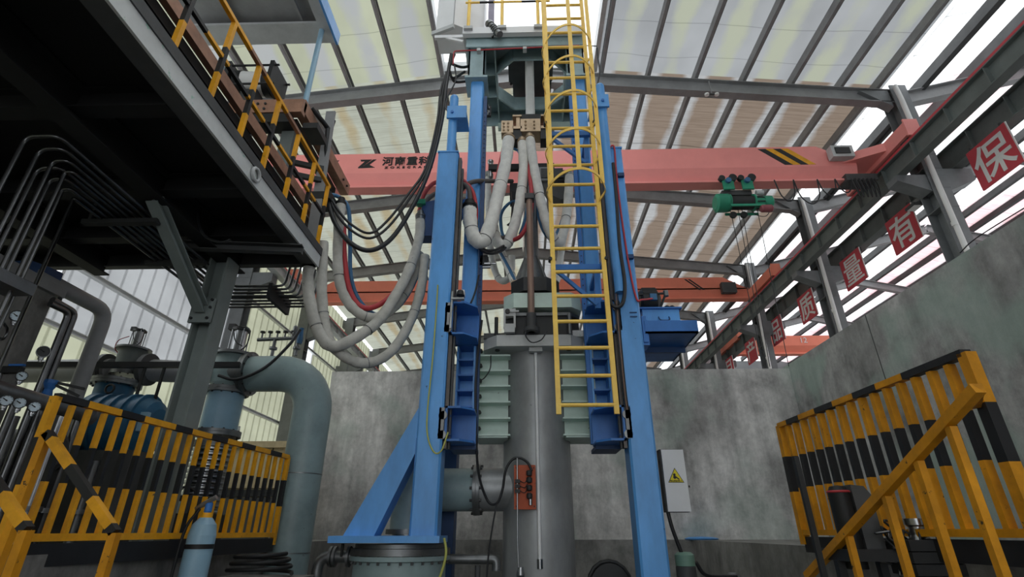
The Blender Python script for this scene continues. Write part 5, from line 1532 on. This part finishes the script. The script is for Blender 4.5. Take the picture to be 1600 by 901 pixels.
# ---- gas bottle
t = thing('gas_bottle', 'pale blue gas bottle with regulator standing in front of the left railing', 'gas bottle', (-2.67, 4.62, -1.5))
gx, gy = -2.67, 4.62
MB().lathe((gx, gy, -1.5), (0, 0, 1), [(0.1, 0), (0.105, 0.02), (0.105, 1.6), (0.09, 1.68), (0.05, 1.73), (0.03, 1.74)], 24).build('cylinder', M['bottle'], t)
MB().lathe((gx, gy, 0.23), (0, 0, 1), [(0.045, 0), (0.045, 0.04)], 16).build('yellow_collar', M['yellow'], t)
MB().lathe((gx, gy, 0.26), (0, 0, 1), [(0.022, 0), (0.03, 0.02), (0.03, 0.08), (0.015, 0.1)], 12).build('valve', M['blue2'], t)
MB().lathe((gx - 0.05, gy - 0.01, 0.33), (0.85, 0, 0.5), [(0.016, -0.06), (0.02, 0.0), (0.02, 0.12)], 12).build('regulator', M['steel'], t)
MB().lathe((gx, gy, -0.0), (0, 0, 1), [(0.109, 0), (0.109, 0.035)], 24).build('black_band', M['black'], t)
MB().lathe((gx, gy, -0.5), (0, 0, 1), [(0.108, 0), (0.108, 0.02)], 24).build('strap', M['char'], t)
MB().tube(curve([(gx - 0.06, gy - 0.02, 0.3), (gx - 0.13, gy - 0.05, 0.1), (gx - 0.13, gy - 0.06, -0.5), (gx - 0.1, gy - 0.06, -1.2)]), 0.012, 6).build('hose', M['black'], t)
MB().box(gx - 0.32, gx + 0.12, gy - 0.02, gy + 0.13, -0.33, -0.29).build('rack_bar', M['char'], t)
single('coiled_hose', MB().tube(curve([(-2.45 + 0.3 * math.cos(k * 0.7) * (1 - 0.01 * k), 5.3 + 0.22 * math.sin(k * 0.7), -0.22 + 0.006 * k) for k in range(28)], 3), 0.018, 6), M['black'], 'coil of black hose on the pit edge beside the gas bottle', 'hose')
MB().box(-2.85, -2.05, 5.0, 5.6, -1.5, -0.25).build('hose_stand', M['concrete_p'], bpy.data.objects['coiled_hose'])
# =================================================================== RIGHT: FENCE, STAIR, MACHINE
fence('pit_railing', 'yellow and black barred railing along the right edge of the pit', (2.66, 3.02, 0), (2.6, 5.38, 0), 16, 1.1, 0.12, (0.22, 0.34, 0.46, 0.58, 0.7, 0.82, 0.92), [M['oldyellow'], M['hazblack']], 0.05, True, 1)
st = thing('stair_handrail', 'worn yellow stair handrail sloping down in front of the right railing', 'handrail', (2.12, 3.8, -0.5))
a = at(1528, 606, X=2.12); b = at(1262, 900, X=2.12)
MB().bar(a, b, 0.05, 0.05).build('rail', M['oldyellow'], st)
for px, py in ((1483, 660), (1433, 714), (1383, 769), (1325, 832)):
    q = at(px, py, X=2.12)
    MB().bar((q.x, q.y, q.z - 0.02), (q.x, q.y, -1.5), 0.038, 0.038, (0, 1, 0)).build('post', M['oldyellow'], st)
MB().bar(a, (2.63, 3.06, a.z + 0.06), 0.04, 0.04).build('joint_bar', M['oldyellow'], st)
# black machine with a hooded head and a tangle of wires
t = thing('wire_feeder', 'black machine with a hooded head and tangled wires behind the sloping handrail', 'machine', (2.3, 4.0, -1.5))
q = at(1340, 800, Y=4.0)
MB().prism([(q.x - 0.03, 3.95, 0.02), (q.x + 0.1, 3.95, 0.02), (q.x + 0.1, 3.95, 0.36), (q.x + 0.06, 3.95, 0.42), (q.x - 0.03, 3.95, 0.43)], (0, 0.18, 0)).build('hood_plate', M['steeldark'], t)
MB().lathe((q.x - 0.1, 4.0, -0.1), (0, 0, 1), [(0.07, 0), (0.07, 0.48), (0.05, 0.52), (0.0, 0.53)], 20).build('hood', M['black'], t)
MB().tube([(q.x - 0.1 + 0.068 * math.cos(a_ * 0.3927), 4.0 + 0.068 * math.sin(a_ * 0.3927), 0.385) for a_ in range(16)], 0.009, 6, closed=True).build('red_rim', M['redhose'], t)
MB().box(q.x - 0.22, q.x + 0.12, 3.85, 4.2, -0.05, 0.02).build('table', M['char'], t)
for x in (q.x - 0.2, q.x + 0.08):
    MB().bar((x, 4.02, -1.5), (x, 4.02, -0.05), 0.05, 0.05, (0, 1, 0)).build('leg', M['char'], t)
MB().bar((q.x - 0.34, 3.95, -1.5), (q.x - 0.37, 3.95, 0.62), 0.035, 0.03, (0, 1, 0)).build('upright', M['char'], t)
rnd = random.Random(3)
for k in range(9):
    c = V(q.x + 0.22 + rnd.uniform(-0.1, 0.12), 3.95 + rnd.uniform(-0.1, 0.1), 0.06 + rnd.uniform(-0.14, 0.08))
    pts = [c + V(rnd.uniform(-0.13, 0.13), rnd.uniform(-0.06, 0.06), rnd.uniform(-0.1, 0.1)) for _ in range(6)]
    MB().tube(curve(pts, 4), 0.008, 5).build('wire', M['cable'] if k % 3 else M['darktube'], t)
for k in range(4):
    s0 = V(q.x + 0.12 + 0.05 * k, 3.9, -0.05)
    MB().tube(curve([s0, s0 + V(0.08, -0.05, -0.15), s0 + V(0.1 - 0.05 * k, 0, -0.4), s0 + V(0.2, 0, -0.7)]), 0.009, 5).build('wire', M['cable'], t)
t = thing('steel_stub', 'bright turned steel stub standing on dark boxes by the right railing', 'stub', tuple(at(1435, 842, Y=3.9)))
q = at(1434, 830, Y=3.9)
MB().lathe((q.x, 3.9, q.z - 0.05), (0, 0, 1), [(0.06, 0), (0.05, 0.03), (0.05, 0.08), (0.068, 0.09), (0.068, 0.13)], 24).build('stub', M['steel'], t)
bz = q.z - 0.05
for k in range(3):
    MB().box(q.x - 0.18, q.x + 0.28, 3.75, 4.0, bz - 0.07 * (k + 1) + 0.006 - 0.0, bz - 0.07 * k).build('stacked_plate', M['char'], t)
MB().box(q.x - 0.14, q.x + 0.25, 3.78, 3.95, -1.5, bz - 0.21).build('pedestal', M['char'], t)

# thin catenary wire above the right wall
single('guy_wire', MB().tube(curve([at(1500, 395, X=5.9), at(1525, 372, X=5.9), at(1600, 325, X=5.9), at(1700, 265, X=5.9)]), 0.008, 5), M['cable'], 'thin black wire running above the right concrete wall', 'wire')

# =================================================================== HOSES AND CABLES
def P(*q):
    return [at(x, y, Y=d) for x, y, d in q]

def hose(label, q, r, mat, end0=None, end1=None, name='hose', grp=None, k=6, band=False):
    pts = curve(P(*q), k)
    t = thing(name, label, 'hose' if name == 'hose' else 'cable', tuple(pts[-1]), grp)
    n = len(pts)
    if band:
        rr = [r * (1 + 0.05 * math.sin(i * 1.9) + 0.03 * math.sin(i * 0.7)) for i in range(n)]
    else:
        rr = r
    MB().tube(pts, rr, 14 if r > 0.03 else 8).build('tube', mat, t)
    for e, pt, nx in ((end0, pts[0], pts[1]), (end1, pts[-1], pts[-2])):
        if e:
            d = (nx - pt).normalized()
            MB().lathe(pt - d * 0.08, d, [(r * 0.75, 0), (r * 0.75, 0.06), (r * 1.12, 0.065), (r * 1.12, 0.1), (r * 1.02, 0.1), (r * 1.02, 0.15)], 14).build('fitting', e, t)
    if band:
        for f in (0.25, 0.55, 0.8):
            i = int(n * f)
            d = (pts[i + 1] - pts[i]).normalized()
            MB().lathe(pts[i], d, [(r * 1.07, 0), (r * 1.07, 0.008)], 14).build('wire_tie', M['dullsteel'], t)
    return t
SL, SG = M['sleeve'], M['sleevegrey']
gw = 'white sleeved hoses below the clamp'
hose('thick white sleeved hose looping left from the bronze clamp', [(795, 217, 6.3), (790, 255, 6.15), (778, 305, 5.95), (768, 345, 5.8), (756, 376, 5.72), (742, 373, 5.7), (735, 350, 5.7), (734, 322, 5.72)], 0.092, SL, M['bronze'], M['black'], grp=gw, band=True)
hose('white sleeved hose hanging straight from the middle of the clamp', [(816, 222, 6.35), (818, 262, 6.25), (813, 312, 6.15), (804, 352, 6.1), (792, 381, 6.1), (779, 380, 6.15), (772, 360, 6.3), (768, 338, 6.4)], 0.074, SL, M['bronze'], None, grp=gw, band=True)
hose('white sleeved hose curving right behind the ladder', [(828, 216, 6.3), (834, 258, 6.2), (843, 305, 6.1), (852, 342, 6.05), (862, 368, 6.1), (872, 380, 6.2), (881, 360, 6.3), (887, 320, 6.45), (890, 275, 6.6)], 0.07, SL, M['bronze'], M['steel'], grp=gw, band=True)
hose('white sleeved hose hanging behind the vessel top at left', [(762, 275, 6.75), (764, 340, 6.75), (768, 400, 6.8), (780, 436, 6.85), (797, 432, 6.8), (800, 400, 6.75)], 0.052, SL, M['steel'], None, grp=gw, band=True)
hose('white sleeved hose dropping diagonally to the seal housing', [(772, 362, 6.6), (780, 385, 6.5), (793, 415, 6.4), (805, 444, 6.25)], 0.055, SL, None, M['bronze'], grp=gw, band=True)
hose('white sleeved hose hanging far right behind the ladder', [(880, 370, 6.5), (876, 400, 6.5), (872, 430, 6.45), (864, 450, 6.4)], 0.05, SL, None, None, grp=gw, band=True)
gr2 = 'coloured hoses below the clamp'
hose('red hose running down beside the thick white hose', [(786, 230, 6.4), (779, 262, 6.3), (772, 300, 6.2), (764, 338, 6.15), (757, 362, 6.1)], 0.02, M['redhose'], grp=gr2)
hose('red hose hanging right of the brown rod', [(822, 228, 6.45), (828, 275, 6.2), (831, 315, 6.0), (826, 345, 5.95), (814, 368, 5.98), (800, 376, 6.1)], 0.03, M['redhose'], grp=gr2)
hose('blue hose hanging beside the middle white hose', [(803, 232, 6.5), (812, 240, 6.5), (821, 280, 6.35), (824, 320, 6.25), (818, 350, 6.2), (812, 366, 6.25)], 0.022, M['bluehose'], grp=gr2)
hose('blue hose sweeping right behind the ladder rail', [(829, 230, 6.4), (834, 290, 6.3), (842, 340, 6.25), (852, 366, 6.25), (866, 378, 6.35)], 0.022, M['bluehose'], grp=gr2)
hose('blue hose rising behind the ladder at right', [(866, 372, 6.5), (878, 345, 6.55), (884, 310, 6.6), (887, 272, 6.7)], 0.024, M['bluehose'], grp=gr2)
hose('blue hose arching over to the left of the electrode tube', [(812, 312, 6.55), (795, 318, 6.5), (783, 335, 6.5), (784, 362, 6.5), (793, 374, 6.45), (803, 362, 6.45)], 0.024, M['bluehose'], grp=gr2)
hose('blue hose running down to the seal housing', [(766, 368, 6.5), (778, 388, 6.4), (795, 418, 6.3), (808, 446, 6.2)], 0.022, M['bluehose'], grp=gr2)
hose('red hose curving down beside the left mast', [(716, 278, 5.75), (728, 285, 5.75), (739, 300, 5.76), (744, 325, 5.76), (744, 345, 5.78)], 0.026, M['redhose'], grp=gr2)
hose('dark grey hose bending over to the white hose connector', [(715, 290, 5.74), (725, 288, 5.73), (733, 297, 5.72), (735, 318, 5.72)], 0.032, M['greyhose'], grp=gr2)
hose('brown-grey hose arching from the left column across to the electrode', [(700, 318, 5.78), (714, 306, 5.76), (727, 290, 5.76), (745, 283, 5.8), (775, 283, 6.1), (800, 283, 6.5)], 0.033, M['greyhose'], grp=gr2)
hose('dark grey hose loop tucked behind the thick white hose', [(744, 345, 5.78), (744, 360, 5.75), (750, 366, 5.8), (757, 358, 5.85)], 0.03, M['greyhose'], grp=gr2)
hose('dark hose loop beside the middle white hose', [(772, 352, 6.35), (777, 366, 6.3), (786, 371, 6.25), (796, 364, 6.25)], 0.026, M['greyhose'], grp=gr2)
hose('black hose sagging below the white hose loops', [(738, 374, 5.68), (752, 390, 5.75), (768, 396, 5.85), (786, 390, 6.05), (797, 376, 6.1)], 0.02, M['cable'], grp=gr2)
hose('second black hose sagging just above the first one', [(742, 376, 5.7), (758, 390, 5.78), (775, 390, 5.9), (790, 382, 6.1)], 0.018, M['cable'], grp=gr2)
hose('black hose dropping from the manifold', [(800, 300, 6.6), (801, 320, 6.5), (799, 345, 6.45), (793, 352, 6.45)], 0.018, M['cable'], grp=gr2)
# bracket at the left column where the hoses end
t = thing('hose_bracket', 'dark blue bracket behind the left guide column holding hose ends', 'bracket', (-1.2, 5.8, 3.9))
q = at(665, 325, Y=5.85)
MB().prism([(q.x - 0.05, 5.75, q.z - 0.5), (q.x + 0.35, 5.75, q.z - 0.5), (q.x + 0.35, 5.75, q.z + 0.12), (q.x - 0.02, 5.75, q.z + 0.02)], (0, 0.2, 0)).build('plate', M['navy'], t)
MB().box(q.x - 0.1, q.x + 0.02, 5.7, 5.8, q.z - 0.02, q.z + 0.05).build('clip', M['hoistgreen'], t)
q2 = at(722, 315, Y=5.88)
MB().prism([(q2.x - 0.12, 5.85, q2.z - 0.6), (q2.x + 0.1, 5.85, q2.z - 0.1), (q2.x + 0.12, 5.85, q2.z + 0.05), (q2.x - 0.1, 5.85, q2.z - 0.02)], (0, 0.04, 0)).build('plate', M['blue2'], t)
# left bundle from the mezzanine to the tower
gl2 = 'hoses sagging between mezzanine and tower'
hose('thick grey sleeved hose in the lowest left loop', [(505, 378, 5.0), (503, 430, 5.05), (504, 480, 5.1), (513, 528, 5.15), (540, 558, 5.25), (574, 567, 5.4), (610, 550, 5.5), (640, 505, 5.6), (658, 450, 5.65), (664, 400, 5.7)], 0.057, SG, None, None, grp=gl2, band=True)
hose('thick grey sleeved hose in the leftmost loop', [(492, 395, 4.95), (481, 430, 4.95), (487, 485, 5.0), (502, 526, 5.05), (522, 541, 5.1), (556, 527, 5.2), (592, 500, 5.35), (622, 455, 5.5), (642, 415, 5.6), (655, 370, 5.7), (657, 338, 5.75)], 0.062, SG, None, M['dullsteel'], grp=gl2, band=True)
hose('grey sleeved hose in the upper left loop beside the red hose', [(533, 318, 5.2), (528, 370, 5.2), (529, 430, 5.25), (540, 466, 5.3), (562, 490, 5.35), (588, 496, 5.45), (615, 480, 5.6), (642, 440, 5.75), (655, 395, 5.8)], 0.057, SG, M['black'], None, grp=gl2, band=True)
hose('dark red hose sagging inside the upper left loop', [(537, 350, 5.3), (538, 400, 5.3), (546, 452, 5.35), (566, 480, 5.4), (596, 474, 5.5), (625, 445, 5.65), (645, 405, 5.8)], 0.032, M['redhose'], grp=gl2)
hose('blue hose bending over and down beside the upper left loop', [(512, 303, 5.15), (530, 308, 5.25), (544, 325, 5.3), (547, 370, 5.35), (548, 430, 5.4), (562, 470, 5.5), (590, 492, 5.6), (622, 480, 5.7), (648, 440, 5.85), (658, 400, 5.9)], 0.026, M['bluehose'], grp=gl2)
hose('dark maroon hose end behind the left column', [(655, 330, 5.9), (662, 305, 5.9), (675, 288, 5.95), (690, 282, 6.0)], 0.03, M['redhose'], grp=gl2)
hose('dark grey hose end curving behind the left column', [(658, 340, 5.85), (664, 318, 5.85), (676, 305, 5.9), (690, 300, 6.0)], 0.032, M['greyhose'], grp=gl2)
gc = 'black power cables'
for i, (dx, dy, r, lab) in enumerate(((0, 0, 0.029, 'lowest of the three, sagging deepest'), (-4, -19, 0.016, 'middle of the three'), (-7, -27, 0.016, 'uppermost of the three'))):
    hose('black power cable hanging from the cabin to the mezzanine, ' + lab, [(705 + i * 3, 85, 5.8), (697 + dx, 135, 5.75), (690 + dx, 190, 5.7), (672 + dx, 262, 5.6), (645 + dx, 322 + dy * 0.7, 5.45), (612 + dx, 372 + dy, 5.35), (578, 391 + dy, 5.25), (546 - dx * 0.5, 378 + dy, 5.15), (522 - dx, 345 + dy * 0.6, 5.1), (510 - dx * 0.5, 300, 5.08), (508, 270, 5.05), (512, 200, 5.0)], r, M['cable'], name='power_cable', grp=gc)
for i, q in enumerate(([(706, 100, 5.85), (722, 105, 6.0), (738, 102, 6.2)], [(704, 118, 5.85), (712, 128, 6.0), (735, 126, 6.2)], [(710, 100, 5.8), (712, 125, 5.75), (700, 150, 5.7), (696, 168, 5.65), (702, 174, 5.6)], [(702, 110, 5.85), (708, 122, 5.9), (726, 112, 6.1)])):
    hose(['dark cable stub entering the crosshead at its upper left', 'dark cable stub entering the crosshead lower down', 'thin black cable dropping to the left lifting post', 'dark cable arching into the crosshead side'][i], q, 0.012 if i == 2 else 0.022, M['cable'], name='power_cable', grp=gc)
# cables on the right tower leg
hose('black cable looping below the right upper carriage', [(958, 255, 5.32), (962, 300, 5.32), (968, 380, 5.3), (976, 440, 5.3), (974, 470, 5.3), (965, 480, 5.3), (955, 474, 5.3), (950, 455, 5.3)], 0.022, M['cable'], name='power_cable', grp=gc)
hose('red hydraulic line clipped to the right guide column', [(953, 262, 5.36), (952, 238, 5.36), (955, 228, 5.36), (960, 232, 5.36), (963, 270, 5.36), (970, 330, 5.36), (982, 410, 5.36), (994, 465, 5.36), (1003, 468, 5.4), (1022, 466, 5.6)], 0.012, M['redhose'], grp=gc)
for i in range(3):
    hose(['first', 'second', 'third'][i] + ' dark wire strung down between ladder and right guide column', [(951 + 3 * i, 300, 5.38), (956 + 3 * i, 400, 5.38), (963 + 2.5 * i, 500, 5.38), (973 + 2 * i, 600, 5.38), (978 + 2 * i, 640, 5.38)], 0.007, [M['cable'], M['rust'], M['cable']][i], name='power_cable', grp='wires beside the right column')
hose('black flexible line from the roof opening to the right lifting post', [(933, 75, 5.6), (934, 90, 5.6), (937, 110, 5.55), (934, 130, 5.5), (932, 145, 5.45)], 0.013, M['cable'], name='power_cable', grp=gc)
single('steel_tie_bar', MB().tube([at(908, 71, Y=5.68), at(933, 72, Y=5.6)], 0.01, 6), M['dullsteel'], 'thin steel bar from the crosshead conduit to the hanging line', 'bar')
# thin yellow-green earth wires
hose('yellow-green earth wire hanging down the left guide column', [(684, 445, 5.37), (682, 480, 5.36), (676, 560, 5.35), (668, 640, 5.34), (668, 680, 5.33), (678, 706, 5.33), (690, 703, 5.33), (700, 675, 5.36)], 0.008, M['hosegreen'], name='power_cable', grp='earth wires')
hose('yellow-green earth wire hanging beside the round tank', [(694, 840, 5.3), (697, 860, 5.3), (694, 880, 5.3), (686, 905, 5.3)], 0.012, M['hosegreen'], name='power_cable', grp='earth wires')
hose('black wire loop in front of the left connecting plate', [(767, 555, 5.95), (766, 575, 5.95), (757, 590, 5.95), (745, 597, 5.92)], 0.007, M['cable'], name='power_cable', grp=gc)
hose('dark cable strung down the left mast to the exhaust duct', [(753, 500, 5.8), (748, 540, 5.8), (743, 600, 5.8), (744, 680, 5.85), (748, 740, 5.95), (762, 782, 6.05), (776, 786, 6.0), (785, 765, 5.98), (790, 735, 5.95), (800, 718, 5.95), (812, 715, 5.95), (824, 722, 5.93), (831, 735, 5.9)], 0.014, M['cable'], name='power_cable', grp=gc)
hose('dark cable hanging in a curve behind the upper left carriage', [(748, 430, 5.78), (744, 450, 5.75), (738, 468, 5.72), (732, 480, 5.7)], 0.012, M['cable'], name='power_cable', grp=gc)
hose('thin dark wire hanging low left of the vessel', [(776, 786, 6.0), (770, 820, 6.0), (764, 860, 6.0), (760, 905, 6.0)], 0.009, M['cable'], name='power_cable', grp=gc)
hose('thin cable looping under the mezzanine deck', [(312, 300, 4.0), (309, 340, 4.0), (320, 368, 4.0), (345, 378, 4.0), (360, 374, 4.0)], 0.012, M['cable'], name='power_cable', grp=gc)
t = thing('valve_cluster', 'small steel valve cluster fixed to the left mast beside the vessel top', 'valve', tuple(at(762, 415, Y=5.9)))
q = at(764, 412, Y=5.88)
MB().box(q.x - 0.12, q.x - 0.02, 5.86, 5.94, q.z - 0.03, q.z + 0.12).build('block', M['char'], t)
MB().lathe(q, (1, 0, 0), [(0.03, -0.06), (0.03, 0.02), (0.012, 0.03), (0.012, 0.09)], 10).build('valve', M['steel'], t)
MB().lathe(q + V(-0.03, 0, 0.05), (0, 0, 1), [(0.025, 0), (0.025, 0.05)], 10).build('cap', M['char'], t)
MB().lathe(q + V(-0.02, -0.02, -0.06), (1, 0, 0), [(0.018, -0.06), (0.018, 0.04)], 10).build('valve', M['steel'], t)
